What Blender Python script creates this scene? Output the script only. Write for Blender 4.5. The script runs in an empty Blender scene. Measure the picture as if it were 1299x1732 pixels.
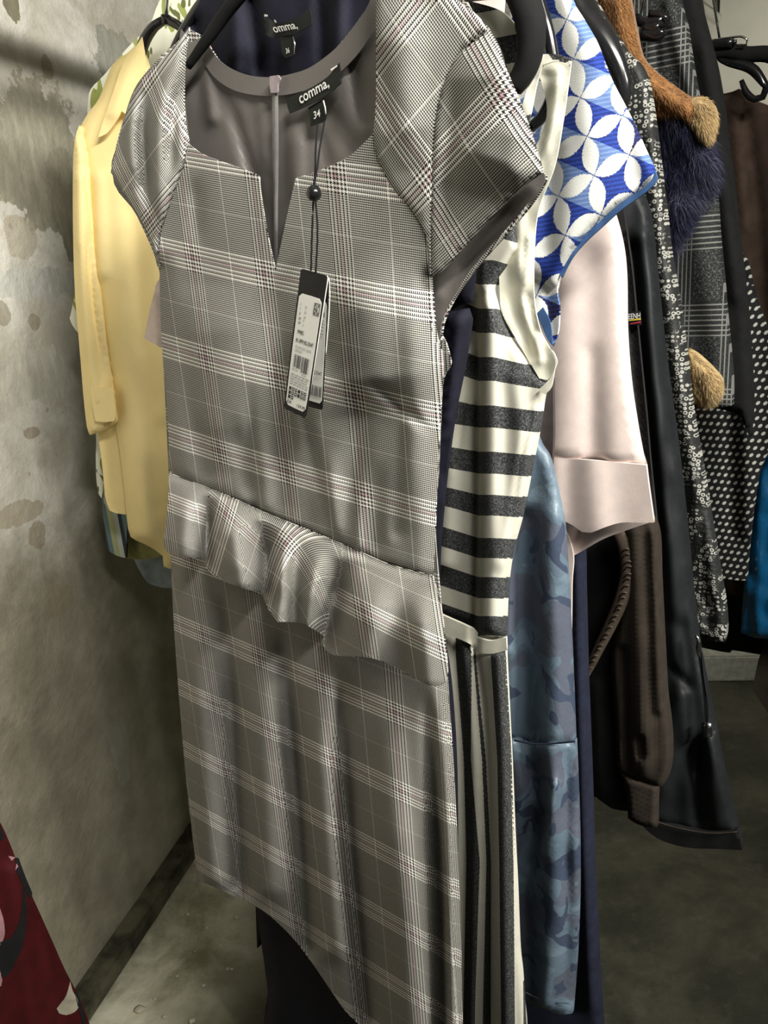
import bpy, bmesh, math, random
import numpy as np
from mathutils import Vector, noise
from mathutils.geometry import delaunay_2d_cdt
from math import sin, cos, radians, pi
random.seed(7)
SC = bpy.context.scene
COL = SC.collection

# ---------------------------------------------------------------- camera
FPX, PITCH, ROLL, CAMH = 1350.0, radians(17), radians(4.5), 1.5
fwd = np.array([0, cos(PITCH), -sin(PITCH)]); r0 = np.array([1.0, 0, 0]); u0 = np.array([0, sin(PITCH), cos(PITCH)])
rc = cos(ROLL)*r0 - sin(ROLL)*u0; uc = sin(ROLL)*r0 + cos(ROLL)*u0
CPOS = np.array([0, 0, CAMH])
cd = bpy.data.cameras.new('camera'); cam = bpy.data.objects.new('camera', cd); COL.objects.link(cam)
from mathutils import Matrix
cam.matrix_world = Matrix(((rc[0], uc[0], -fwd[0], 0), (rc[1], uc[1], -fwd[1], 0), (rc[2], uc[2], -fwd[2], CAMH), (0, 0, 0, 1)))
cd.sensor_fit = 'VERTICAL'; cd.sensor_height = 36.0; cd.lens = FPX/1732*36.0
cd.clip_start = 0.02
SC.camera = cam
# ---------------------------------------------------------------- light and exposure
SC.view_settings.view_transform = 'Standard'; SC.view_settings.look = 'None'
SC.view_settings.gamma = 1; SC.view_settings.use_curve_mapping = False
SC.view_settings.exposure = 0.0
W = bpy.data.worlds.new('World'); SC.world = W; W.use_nodes = True
W.node_tree.nodes['Background'].inputs[0].default_value = (0.95, 1.0, 0.86, 1)
W.node_tree.nodes['Background'].inputs[1].default_value = 0.07

def area(name, loc, target, sx, sy, power, col, spread=120):
    l = bpy.data.lights.new(name, 'AREA'); l.shape = 'RECTANGLE'; l.size = sx; l.size_y = sy
    l.energy = power; l.color = col; l.spread = radians(spread)
    o = bpy.data.objects.new(name, l); COL.objects.link(o); o.location = loc
    o.rotation_euler = (Vector(target) - Vector(loc)).to_track_quat('-Z', 'Y').to_euler()
    return o
area('ceiling_tube_light', (0.62, -0.20, 2.34), (-0.38, 1.20, 1.86), 0.9, 0.14, 20, (1.0, 0.98, 0.91), 94)
area('added_fill_light', (1.45, -0.45, 2.3), (0.42, 0.9, 0.72), 0.6, 0.2, 8, (1.0, 0.98, 0.90), 60)  # added fill, no such lamp known: lifts the lower right garments
area('far_fill_light', (1.9, 1.8, 2.36), (1.7, 2.9, 1.6), 0.9, 0.15, 9, (1.0, 0.98, 0.88))  # unseen fill lamp, aimed to brighten the back wall

# ---------------------------------------------------------------- projection helpers: a photo position to a point on a hanging plane
def ray(x, y):
    return fwd + rc*((x - 649.5)/FPX) - uc*((y - 866)/FPX)

class Plane:
    def __init__(s, ang, d):
        a = radians(ang); s.D = np.array([-sin(a), cos(a), 0]); s.N = np.array([cos(a), sin(a), 0]); s.d = d
    def at(s, x, y, w=0.0):
        r = ray(x, y); return CPOS + r*((s.d - w)/(r @ s.N))
    def many(s, pts, w):
        x = pts[:, 0]; y = pts[:, 1]
        r = fwd[None] + rc[None]*((x - 649.5)/FPX)[:, None] - uc[None]*((y - 866)/FPX)[:, None]
        t = (s.d - w)/(r @ s.N)
        return CPOS[None] + r*t[:, None]
RA = 53.0       # the rail runs at this angle; every garment on it hangs square to it
def HP(s): return Plane(RA, 0.62 + s)
YP = Plane(72.0, 1.22)

# ---------------------------------------------------------------- tagging
def tag(o, label, cat, group=None, kind=None):
    if label: o['label'] = label
    if cat: o['category'] = cat
    if group: o['group'] = group
    if kind: o['kind'] = kind
    return o
def thing(name, label, cat, loc, group=None):
    o = bpy.data.objects.new(name, None); COL.objects.link(o); o.location = Vector([float(v) for v in loc]); o.empty_display_size = .05
    return tag(o, label, cat, group)
def link(name, me, mat, parent=None, smooth=True):
    o = bpy.data.objects.new(name, me); COL.objects.link(o)
    if mat: me.materials.append(mat)
    if smooth: me.polygons.foreach_set('use_smooth', [True]*len(me.polygons))
    if parent:
        o.parent = parent
        if parent.type == 'EMPTY': o.matrix_parent_inverse = Matrix.Translation(-parent.location)
    return o
# ---------------------------------------------------------------- node helper
class G:
    def __init__(s, name, rough=0.85, sheen=0.0, spec=0.3, metal=0.0):
        s.mat = bpy.data.materials.new(name); s.mat.use_nodes = True
        s.nt = s.mat.node_tree; s.b = s.nt.nodes['Principled BSDF']
        s.b.inputs['Roughness'].default_value = rough; s.b.inputs['Metallic'].default_value = metal
        s.b.inputs['Specular IOR Level'].default_value = spec
        if sheen and sheen > .3: s.b.inputs['Sheen Weight'].default_value = sheen; s.b.inputs['Sheen Roughness'].default_value = .5
    def put(s, inp, v):
        if isinstance(v, (int, float)): inp.default_value = v
        elif isinstance(v, tuple): inp.default_value = v if len(v) == 4 or inp.type == 'VECTOR' else v + (1,)
        else: s.nt.links.new(v, inp)
    def m(s, op, a, b=None, c=None):
        n = s.nt.nodes.new('ShaderNodeMath'); n.operation = op
        for i, v in enumerate((a, b, c)):
            if v is not None: s.put(n.inputs[i], v)
        return n.outputs[0]
    def mix(s, f, a, b):
        n = s.nt.nodes.new('ShaderNodeMix'); n.data_type = 'RGBA'; s.put(n.inputs[0], f); s.put(n.inputs[6], a); s.put(n.inputs[7], b)
        return n.outputs[2]
    def uv(s):
        n = s.nt.nodes.new('ShaderNodeUVMap'); n.uv_map = 'UVMap'
        p = s.nt.nodes.new('ShaderNodeSeparateXYZ'); s.nt.links.new(n.outputs[0], p.inputs[0]); s.uvv = n.outputs[0]
        return p.outputs[0], p.outputs[1]
    def obj(s):
        n = s.nt.nodes.new('ShaderNodeTexCoord'); return n.outputs['Object']
    def noise(s, vec, scale, detail=3, rough=.5, dist=0.0, col=False):
        n = s.nt.nodes.new('ShaderNodeTexNoise'); s.nt.links.new(vec, n.inputs['Vector'])
        n.inputs['Scale'].default_value = scale; n.inputs['Detail'].default_value = detail; n.inputs['Roughness'].default_value = rough
        n.inputs['Distortion'].default_value = dist
        return n.outputs[1 if col else 0]
    def vor(s, vec, scale, feat='F1', out=0, rnd=1.0):
        n = s.nt.nodes.new('ShaderNodeTexVoronoi'); n.feature = feat; s.nt.links.new(vec, n.inputs['Vector'])
        n.inputs['Scale'].default_value = scale; n.inputs['Randomness'].default_value = rnd
        return n.outputs[out]
    def xyz(s, a, b, c=0.0):
        n = s.nt.nodes.new('ShaderNodeCombineXYZ'); s.put(n.inputs[0], a); s.put(n.inputs[1], b); s.put(n.inputs[2], c); return n.outputs[0]
    def step(s, v, lo, hi):
        n = s.nt.nodes.new('ShaderNodeMapRange'); n.interpolation_type = 'SMOOTHSTEP'; s.put(n.inputs[0], v)
        n.inputs[1].default_value = lo; n.inputs[2].default_value = hi; return n.outputs[0]
    def col(s, v): s.put(s.b.inputs['Base Color'], v); return s
    def bump(s, h, strength=.3, dist=.001):
        n = s.nt.nodes.new('ShaderNodeBump'); n.inputs['Strength'].default_value = strength; n.inputs['Distance'].default_value = dist
        s.put(n.inputs['Height'], h); s.nt.links.new(n.outputs[0], s.b.inputs['Normal']); return s

def plain(name, c, rough=.85, sheen=0.0, spec=.3, metal=0.0, var=.12, nscale=40, weave=True):
    g = G(name, rough, sheen, spec, metal); o = g.obj()
    n = g.noise(o, nscale, 4, .6)
    c2 = tuple(max(0, x*(1 - var*2)) for x in c); c3 = tuple(min(1, x*(1 + var)) for x in c)
    g.col(g.mix(g.step(n, .3, .7), c2, c3))
    if weave: g.bump(g.noise(o, 900, 2, .6), .25, .0006)
    return g.mat

# ---------------------------------------------------------------- materials
def glen_plaid():
    g = G('glen_plaid_wool', .8, .15, .25); u, v = g.uv(); th = 0.00052
    x = g.m('MULTIPLY', g.m('ADD', u, 10.0), 1/th); y = g.m('MULTIPLY', g.m('ADD', v, 10.0), 1/th)
    i = g.m('FLOOR', x); j = g.m('FLOOR', y); P = 200.0
    def thread(k, mid, bandw, lo):
        r = g.m('MODULO', k, P)
        band = g.m('LESS_THAN', r, bandw)
        a = g.m('GREATER_THAN', g.m('MODULO', k, 8.0), 3.5); b = g.m('GREATER_THAN', g.m('MODULO', k, 4.0), 1.5)
        c = g.m('ADD', g.m('MULTIPLY', band, a), g.m('MULTIPLY', g.m('SUBTRACT', 1.0, band), b))
        win = g.m('MULTIPLY', g.m('GREATER_THAN', r, mid), g.m('LESS_THAN', r, mid + 3.5))
        c = g.m('MAXIMUM', c, win)
        red = g.m('MULTIPLY', g.m('GREATER_THAN', r, lo), g.m('LESS_THAN', r, lo + 4))
        return c, red
    ci, ri = thread(i, 130.5, 48.0, 19.5); cj, rj = thread(j, 128.5, 56.0, 27.5)
    up = g.m('LESS_THAN', g.m('MODULO', g.m('ADD', i, j), 4.0), 1.5)
    dn = g.m('SUBTRACT', 1.0, up)
    val = g.m('ADD', g.m('MULTIPLY', up, ci), g.m('MULTIPLY', dn, cj))
    red = g.m('ADD', g.m('MULTIPLY', up, ri), g.m('MULTIPLY', dn, rj))
    inb = g.m('MAXIMUM', g.m('MULTIPLY', g.m('LESS_THAN', g.m('MODULO', i, P), 48.0), .30), g.m('LESS_THAN', g.m('MODULO', j, P), 56.0))
    light = g.mix(red, g.mix(inb, (.50, .485, .44), (.86, .835, .77)), (.50, .34, .37))
    c = g.mix(val, g.mix(red, (.022, .019, .018), (.05, .025, .035)), light)
    g.col(c)
    g.bump(g.noise(g.obj(), 1400, 1), .15, .0003)
    return g.mat

def stripes(name, use_u, dark=(.028, .03, .032), light=(.83, .80, .68)):
    g = G(name, .85, .1, .2); u, v = g.uv(); k = u if use_u else v
    f = g.m('FRACT', g.m('ADD', k, 20.0))
    o = g.obj()
    tw = g.noise(o, 700, 2, .7)
    d = g.mix(g.step(tw, .40, .75), dark, (.19, .19, .19))
    l = g.mix(g.step(g.noise(o, 60, 4), .3, .7), tuple(c*.93 for c in light), light)
    edge = g.m('ADD', f, g.m('MULTIPLY', g.m('SUBTRACT', tw, .5), .03))
    g.col(g.mix(g.m('GREATER_THAN', edge, .5), d, l)); g.bump(tw, .2, .0005)
    return g.mat

def petals():
    g = G('blue_petal_jacquard', .75, .2, .3); u, v = g.uv()
    n = g.noise(g.uvv, 9, 3, .7)
    jit = g.m('MULTIPLY', g.m('SUBTRACT', g.noise(g.uvv, 22, 3, .8), .5), .14)
    fx = g.m('FRACT', g.m('ADD', u, 20.0)); fy = g.m('FRACT', g.m('ADD', v, 20.0))
    def petal(a, b):
        d = g.m('MINIMUM', b, g.m('SUBTRACT', 1.0, b))
        w = g.m('MULTIPLY', g.m('MULTIPLY', a, g.m('SUBTRACT', 1.0, a)), .96)
        return g.m('LESS_THAN', g.m('ADD', d, jit), g.m('SUBTRACT', w, .012))
    pt = g.m('MAXIMUM', petal(fx, fy), petal(fy, fx))
    cx = g.m('FLOOR', g.m('ADD', u, 20.0)); cy = g.m('FLOOR', g.m('ADD', v, 20.0))
    wn = g.nt.nodes.new('ShaderNodeTexWhiteNoise'); wn.noise_dimensions = '3D'
    diag = g.m('GREATER_THAN', g.m('SUBTRACT', fx, g.m('MULTIPLY', fy, 1.0)), 0.0)
    g.nt.links.new(g.xyz(cx, cy, diag), wn.inputs[0]); r = wn.outputs[0]
    ln = g.m('SINE', g.m('MULTIPLY', g.m('ADD', v, g.m('MULTIPLY', u, -.35)), 55.0))
    royal = g.mix(g.step(ln, -.2, .6), (.012, .03, .20), (.02, .058, .36))
    mid = g.mix(g.step(ln, .2, .8), (.12, .20, .44), (.20, .29, .52))
    dk = g.mix(g.step(ln, .2, .8), (.012, .014, .06), (.02, .03, .16))
    blue = g.mix(g.m('GREATER_THAN', r, .42), royal, mid)
    blue = g.mix(g.m('GREATER_THAN', r, .88), blue, dk)
    sp = g.m('GREATER_THAN', g.noise(g.xyz(g.m('MULTIPLY', u, 3.0), v), 16, 2, .8), .70)
    blue = g.mix(sp, blue, (.6, .68, .85))
    g.col(g.mix(pt, blue, g.mix(g.step(g.noise(g.uvv, 40, 2), .3, .7), (.74, .75, .72), (.93, .92, .87))))
    g.bump(g.m('ADD', g.m('MULTIPLY', pt, .6), g.m('MULTIPLY', g.noise(g.uvv, 50, 2), .5)), .8, .0016)
    return g.mat

def camo():
    g = G('blue_leaf_camo_silk', .42, .1, .5); o = g.obj()
    n1 = g.noise(o, 13, 1.0, .5, .9); n2 = g.noise(o, 21, 1.0, .4, 1.1)
    a = g.mix(g.step(n1, .47, .48), (.13, .145, .19), (.15, .21, .27))
    a = g.mix(g.step(n2, .60, .61), a, (.065, .085, .135))
    a = g.mix(g.m('MULTIPLY', g.step(n1, .60, .61), .6), a, (.23, .31, .38))
    fine = g.noise(o, 500, 2)
    a = g.mix(g.m('MULTIPLY', fine, .25), a, (.05, .07, .12))
    g.col(a).bump(g.noise(o, 45, 4, .6), .35, .004); return g.mat

def scales():
    g = G('boucle_scales', .6, 0, .5); u, v = g.uv()
    vv = g.xyz(u, g.m('MULTIPLY', v, 1.15)); d = g.vor(vv, 135, rnd=.5)
    ring = g.m('MULTIPLY', g.step(d, .16, .26), g.m('SUBTRACT', 1.0, g.step(d, .40, .50)))
    mask = g.step(g.noise(vv, 20, 2, .6, .5), .44, .50)
    t = g.m('MULTIPLY', g.m('MULTIPLY', ring, mask), g.m('ADD', .45, g.m('MULTIPLY', g.noise(vv, 200, 1), 1.0)))
    g.col(g.mix(t, (.022, .023, .022), (.50, .49, .44))).bump(ring, .6, .001); return g.mat

def tweed():
    g = G('grey_check_tweed', .85, .1, .3); u, v = g.uv(); o = g.uvv
    a = g.noise(g.xyz(g.m('MULTIPLY', u, .25), v), 900, 1, .5); b = g.noise(g.xyz(u, g.m('MULTIPLY', v, .25)), 900, 1, .5)
    base = g.step(g.m('MAXIMUM', a, b), .58, .70)
    fu = g.m('FRACT', g.m('MULTIPLY', g.m('ADD', u, 5.02), 13.0)); fv = g.m('FRACT', g.m('MULTIPLY', g.m('ADD', v, 5.045), 7.5))
    def lines(f, n):
        inb = g.m('LESS_THAN', f, .42); s = g.m('GREATER_THAN', g.m('SINE', g.m('MULTIPLY', f, n)), .62); return g.m('MULTIPLY', inb, s), inb
    l1, b1 = lines(fu, 75.0); l2, b2 = lines(fv, 105.0)
    k = g.m('SUBTRACT', 1.0, g.m('MULTIPLY', g.m('MAXIMUM', b1, b2), .7))
    t = g.m('MAXIMUM', g.m('MULTIPLY', base, g.m('MULTIPLY', k, .6)), g.m('MULTIPLY', g.m('MAXIMUM', l1, l2), .75))
    g.col(g.mix(t, (.022, .024, .024), (.30, .30, .28))).bump(a, .4, .001); return g.mat

def dotted():
    g = G('black_white_dogtooth_knit', .85, .1, .3); u, v = g.uv()
    x = g.m('MULTIPLY', g.m('ADD', u, 5.0), 82.0); y = g.m('MULTIPLY', g.m('ADD', v, 5.0), 72.0)
    row = g.m('FLOOR', y); xs = g.m('ADD', x, g.m('MULTIPLY', row, .5))
    fx = g.m('SUBTRACT', g.m('FRACT', xs), .5); fy = g.m('SUBTRACT', g.m('FRACT', y), .5)
    sk = g.m('ADD', fx, g.m('MULTIPLY', fy, -.5))
    d = g.m('SQRT', g.m('ADD', g.m('MULTIPLY', sk, sk), g.m('MULTIPLY', fy, fy)))
    g.col(g.mix(g.step(d, .22, .30), (.55, .55, .50), (.012, .012, .013))); return g.mat

def leaf_print():
    g = G('green_leaf_print_cotton', .85, 0, .3); o = g.obj()
    w = g.nt.nodes.new('ShaderNodeMapping'); w.inputs['Rotation'].default_value = (.3, .9, .5); w.inputs['Scale'].default_value = (1, 1, .35)
    g.nt.links.new(o, w.inputs[0])
    n = g.noise(w.outputs[0], 38, 1.5, .5, .8); n2 = g.noise(w.outputs[0], 60, 1, .5, .6)
    c = g.mix(g.step(n, .56, .58), (.74, .74, .62), (.30, .34, .10)); c = g.mix(g.step(n2, .63, .65), c, (.13, .14, .05))
    g.col(c); return g.mat

def plaster(stains):
    g = G('peeling_plaster', .75, 0, .3); u, v = g.uv()
    n = g.noise(g.uvv, 5.5, 6, .62, .4); nf = g.noise(g.uvv, 30, 6, .7); nw = g.noise(g.uvv, 9, 5, .65)
    cream = g.mix(g.step(n, .32, .68), (.58, .545, .45), (.90, .87, .79))
    cream = g.mix(g.m('MULTIPLY', g.step(nf, .52, .72), .45), cream, (.55, .47, .33))
    low = g.mix(g.step(nw, .35, .7), (.27, .245, .18), (.38, .35, .26))
    hz = g.step(g.m('ADD', v, g.m('MULTIPLY', g.m('SUBTRACT', nw, .5), .22)), .90, 1.16)
    c = g.mix(hz, low, cream)
    for (su, sv, ru, rv, colr, k) in stains:
        du = g.m('DIVIDE', g.m('SUBTRACT', u, su), ru); dv = g.m('DIVIDE', g.m('SUBTRACT', v, sv), rv)
        d = g.m('SQRT', g.m('ADD', g.m('MULTIPLY', du, du), g.m('MULTIPLY', dv, dv)))
        d = g.m('ADD', d, g.m('MULTIPLY', g.m('SUBTRACT', g.noise(g.uvv, 11, 6, .7), .5), 2.0))
        e = g.m('MULTIPLY', g.m('SUBTRACT', 1.0, g.step(d, .96, 1.04)), k)
        streak = g.noise(g.xyz(g.m('MULTIPLY', u, 3.0), v), 14, 5, .7)
        c = g.mix(e, c, g.mix(g.step(streak, .35, .7), tuple(q*.72 for q in colr), colr))
    pit = g.step(g.noise(g.uvv, 42, 2, .5), .70, .76)
    c = g.mix(g.m('MULTIPLY', pit, .5), c, (.30, .22, .13))
    g.col(c); g.bump(g.m('ADD', g.m('MULTIPLY', n, 1.0), g.m('MULTIPLY', nf, .35)), .75, .012); return g.mat

def concrete():
    g = G('worn_concrete', .7, 0, .35); o = g.obj()
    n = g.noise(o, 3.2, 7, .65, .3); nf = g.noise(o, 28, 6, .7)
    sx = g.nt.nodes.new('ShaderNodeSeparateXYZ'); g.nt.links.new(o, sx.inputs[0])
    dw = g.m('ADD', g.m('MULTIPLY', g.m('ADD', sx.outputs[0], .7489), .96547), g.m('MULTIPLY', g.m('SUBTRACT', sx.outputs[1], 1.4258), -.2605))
    dust_and_light = g.m('SUBTRACT', 1.0, g.step(g.m('ADD', dw, g.m('MULTIPLY', n, .3)), .30, .62))  # pale dusty strip by the wall, with the lit floor's brightness painted in
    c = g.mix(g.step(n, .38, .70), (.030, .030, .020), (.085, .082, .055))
    c = g.mix(dust_and_light, c, g.mix(g.step(n, .35, .62), (.27, .255, .165), (.80, .78, .62)))
    c = g.mix(g.m('MULTIPLY', g.step(nf, .5, .75), g.m('ADD', .06, g.m('MULTIPLY', dust_and_light, .4))), c, (.46, .44, .34))
    g.col(c); g.bump(g.m('ADD', n, g.m('MULTIPLY', nf, .4)), .6, .01); return g.mat

M = dict(
    plaid=glen_plaid(), lining=plain('grey_brown_lining', (.155, .14, .13), .45, 0, .5, var=.05, nscale=20),
    navy=plain('navy_crepe', (.009, .009, .020), .8, .1), black=plain('black_cloth', (.010, .010, .011), .9),
    blackcoat=plain('soft_black_nylon', (.013, .015, .017), .6, .1, .4), velvet=plain('black_velvet', (.008, .008, .008), .9, .2),
    gloss=plain('glossy_black_plastic', (.012, .012, .013), .18, 0, .6, weave=False), label=plain('black_woven_label', (.018, .019, .017), .7),
    white_thread=plain('white_thread', (.85, .84, .80), .7, weave=False), steel=plain('steel_wire', (.75, .75, .73), .25, 0, .5, 1.0, var=.02, weave=False),
    brass=plain('brass', (.5, .36, .16), .3, 0, .5, 1.0, weave=False),
    zipper=plain('grey_zipper_tape', (.21, .20, .195), .5), pull=plain('mauve_grey_zip_pull', (.34, .28, .29), .4),
    strip_h=stripes('black_white_cross_stripes', False), strip_v=stripes('black_white_long_stripes', True),
    ivory=plain('ivory_facing', (.78, .76, .63), .8, .1, var=.06, nscale=30), petals=petals(), blue_edge=plain('mid_blue_binding', (.055, .12, .28), .6),
    camo=camo(), pink=plain('pale_pink_poplin', (.84, .70, .65), .8, .1, var=.03, nscale=60),
    taupe=plain('dark_taupe_lining', (.075, .06, .06), .7), navywool=plain('navy_wool', (.016, .019, .040), .9, .2),
    brownknit=plain('brown_rib_knit', (.036, .027, .020), .95, .2), brownrib=plain('brown_braid_trim', (.085, .062, .045), .9, .1),
    scales=scales(), tan=plain('tan_faux_fur_cloth', (.36, .17, .06), .9, .5), tanfur=plain('tan_pile', (.42, .21, .08), .85), palefur=plain('pale_tan_pile', (.62, .45, .23), .85),
    navyfur=plain('navy_fur_hair', (.020, .022, .055), .6), navyfur2=plain('silver_navy_fur_hair', (.13, .13, .20), .5),
    tweed=tweed(), brown=plain('brown_wool', (.06, .038, .027), .9, .1), dotted=dotted(),
    teal=plain('shiny_teal_satin', (.006, .085, .20), .22, 0, .7, nscale=30), yellow=plain('yellow_crepe', (.88, .71, .34), .8, .1, var=.025, nscale=12),
    leaf=leaf_print(), olive=plain('olive_cloth', (.33, .32, .13), .85), paleblue=plain('pale_grey_blue_cloth', (.36, .42, .47), .8),
    beige=plain('beige_cloth', (.42, .38, .29), .85), red=plain('dark_red_cloth', (.06, .002, .003), .8), rose=plain('dusty_pink_cloth', (.42, .22, .24), .85),
    card=plain('black_card', (.015, .015, .015), .35, weave=False), paper=plain('white_sticker_paper', (.82, .80, .74), .6, var=.01, weave=False),
    ink=plain('black_ink', (.03, .03, .03), .6, weave=False), ink2=plain('grey_ink', (.42, .42, .41), .6, weave=False),
    yel_thread=plain('yellow_thread', (.75, .55, .06), .7), red_thread=plain('red_thread', (.45, .03, .06), .7),
    skirting=plain('dark_skirting', (.085, .078, .05), .7, var=.4, nscale=14), lightgrey=plain('light_grey_paint', (.42, .42, .36), .7),
    chip=plain('plaster_crumb', (.62, .58, .46), .8, weave=False))

# ---------------------------------------------------------------- cloth builder
def catmull(pts, seg=8, closed=True, sharp=48):
    P = [np.array(p, float) for p in pts]; n = len(P); out = []
    def is_c(i):
        if not closed and i in (0, n-1): return True
        a = P[i] - P[i-1]; b = P[(i+1) % n] - P[i]
        na, nb = np.linalg.norm(a), np.linalg.norm(b)
        if na < 1e-6 or nb < 1e-6: return True
        return math.degrees(math.acos(max(-1, min(1, float(a@b)/(na*nb))))) > sharp
    cn = [is_c(i) for i in range(n)]
    for i in range(n if closed else n-1):
        p1 = P[i]; p2 = P[(i+1) % n]
        p0 = 2*p1 - p2 if cn[i] else P[i-1]
        p3 = 2*p2 - p1 if cn[(i+1) % n] else P[(i+2) % n]
        L = np.linalg.norm(p2-p1); k = max(1, int(L/seg))
        for q in range(k):
            t = q/k
            out.append(.5*((2*p1) + (-p0+p2)*t + (2*p0-5*p1+4*p2-p3)*t*t + (-p0+3*p1-3*p2+p3)*t**3))
    if not closed: out.append(P[-1])
    return np.array(out)

def segdist(pts, line):
    best = np.full(len(pts), 1e9); tt = np.zeros(len(pts)); n = len(line)
    cum = 0.0; L = sum(np.linalg.norm(line[i+1]-line[i]) for i in range(n-1)) or 1
    for i in range(n-1):
        a = line[i]; b = line[i+1]; d = b-a; l2 = d@d
        if l2 < 1e-9: continue
        t = np.clip(((pts-a)@d)/l2, 0, 1); q = a[None] + t[:, None]*d[None]
        ds = np.hypot(pts[:, 0]-q[:, 0], pts[:, 1]-q[:, 1]); m = ds < best
        best[m] = ds[m]; tt[m] = (cum + t[m]*math.sqrt(l2))/L
        cum += math.sqrt(l2)
    return best, tt

def inside(pts, poly):
    x = pts[:, 0]; y = pts[:, 1]; r = np.zeros(len(pts), bool); n = len(poly); j = n-1
    for i in range(n):
        xi, yi = poly[i]; xj, yj = poly[j]
        if yi != yj:
            c = ((yi > y) != (yj > y)) & (x < (xj-xi)*(y-yi)/(yj-yi)+xi); r ^= c
        j = i
    return r

def depth(pts, folds, wr=(0, 60), seed=0.0, edge=None, outline=None, tilt=None):
    w = np.zeros(len(pts))
    for f in folds:
        line = np.array(f[0], float); wd, amp = f[1], f[2]; fade = f[3] if len(f) > 3 else 0.0
        line = catmull(line, 20, False, 70)
        d, t = segdist(pts, line)
        k = np.exp(-(d/wd)**2)
        if fade == 1: k *= np.clip(t*2.5, 0, 1)          # grows from its start
        if fade == 2: k *= np.clip(np.minimum(t, 1-t)*4, 0, 1)
        if fade == 3: k *= np.clip((1-t)*2.5, 0, 1)
        w += amp*k
    if wr[0]:
        w += np.array([noise.noise((p[0]/wr[1]+seed, p[1]/(wr[1]*2.2), seed*3.1)) for p in pts])*wr[0]
    if edge:
        if len(edge) > 2: d = np.min([segdist(pts, np.array(l, float))[0] for l in edge[2]], axis=0)
        else: d, _ = segdist(pts, np.vstack([outline, outline[:1]]))
        k = np.clip(d/edge[0], 0, 1)
        w -= edge[1]*(1-k)**2.2
    if tilt is not None: w += tilt(pts)
    return w

def cloth(name, outline, plane, mat, parent=None, folds=(), wr=(.002, 60), thick=.003, puff=0.0, edge=None, step=9, uv=None, w0=0.0, tilt=None, seed=None, sharp=48, warp=None):
    """a closed shell of cloth: outline in photo positions, hung on its own plane, with real folds and thickness"""
    if seed is None: seed = (len(name)*1.7 + outline[0][0]*.013) % 50
    ol = catmull(outline, step, True, sharp)
    lo = ol.min(0); hi = ol.max(0)
    xs = np.arange(lo[0]+step*.5, hi[0], step); ys = np.arange(lo[1]+step*.5, hi[1], step*.9)
    gx = []
    for r_, yy in enumerate(ys):
        for xx in xs: gx.append((xx + (step*.5 if r_ % 2 else 0), yy))
    gp = np.array(gx) if gx else np.zeros((0, 2))
    if len(gp):
        gp = gp[inside(gp, ol)]
    if len(gp):
        d, _ = segdist(gp, np.vstack([ol, ol[:1]])); gp = gp[d > step*.55]
    allp = np.vstack([ol, gp]) if len(gp) else ol
    n = len(ol)
    vs, es, fs, *_ = delaunay_2d_cdt([Vector(p) for p in allp], [(i, (i+1) % n) for i in range(n)], [], 0, 1e-4)
    V = np.array([(v.x, v.y) for v in vs])
    cen = np.array([V[list(f)].mean(0) for f in fs]); ok = inside(cen, ol)
    fs = [f for f, k in zip(fs, ok) if k]
    w = w0 + depth(V, folds, wr, seed, edge, ol, tilt)
    P3 = plane.many(V, w)
    dd, _ = segdist(V, np.vstack([ol, ol[:1]]))
    th = thick + puff*np.sqrt(np.clip(dd/70.0, 0, 1))
    B3 = P3 + plane.N[None]*th[:, None]
    PN = plane.many(V, np.full(len(V), w0))
    if uv is None: uvs = np.stack([-(PN@plane.D), PN[:, 2]], 1)
    else: uvs = uv(V, PN, plane, w)
    # build
    edges = {}
    tri = []
    for f in fs:
        a = list(f)
        n3 = np.cross(P3[a[1]]-P3[a[0]], P3[a[2]]-P3[a[0]])
        if n3 @ (CPOS - P3[a[0]]) < 0: a = a[::-1]
        tri.append(a)
        for q in range(len(a)):
            e = (a[q], a[(q+1) % len(a)]); edges[e] = 1
    bd = [e for e in edges if (e[1], e[0]) not in edges]
    nv = len(V); faces = [tuple(a) for a in tri] + [tuple(x+nv for x in reversed(a)) for a in tri] + [(b, a, a+nv, b+nv) for a, b in bd]
    me = bpy.data.meshes.new(name)
    me.from_pydata([tuple(map(float, p)) for p in np.vstack([P3, B3])], [], faces)
    uvl = me.uv_layers.new(name='UVMap'); uu = np.vstack([uvs, uvs])
    idx = np.zeros(len(me.loops), dtype=np.int32); me.loops.foreach_get('vertex_index', idx)
    uvl.data.foreach_set('uv', uu[idx].astype(np.float32).ravel())
    me.validate(); me.update()
    bs = set()
    for a, b in bd: bs.add((min(a, b), max(a, b))); bs.add((min(a, b)+nv, max(a, b)+nv))
    sh = me.attributes.get('sharp_edge') or me.attributes.new('sharp_edge', 'BOOLEAN', 'EDGE')
    sh.data.foreach_set('value', [tuple(sorted(e.vertices)) in bs for e in me.edges])
    o = link(name, me, mat, parent)
    return o

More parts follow.
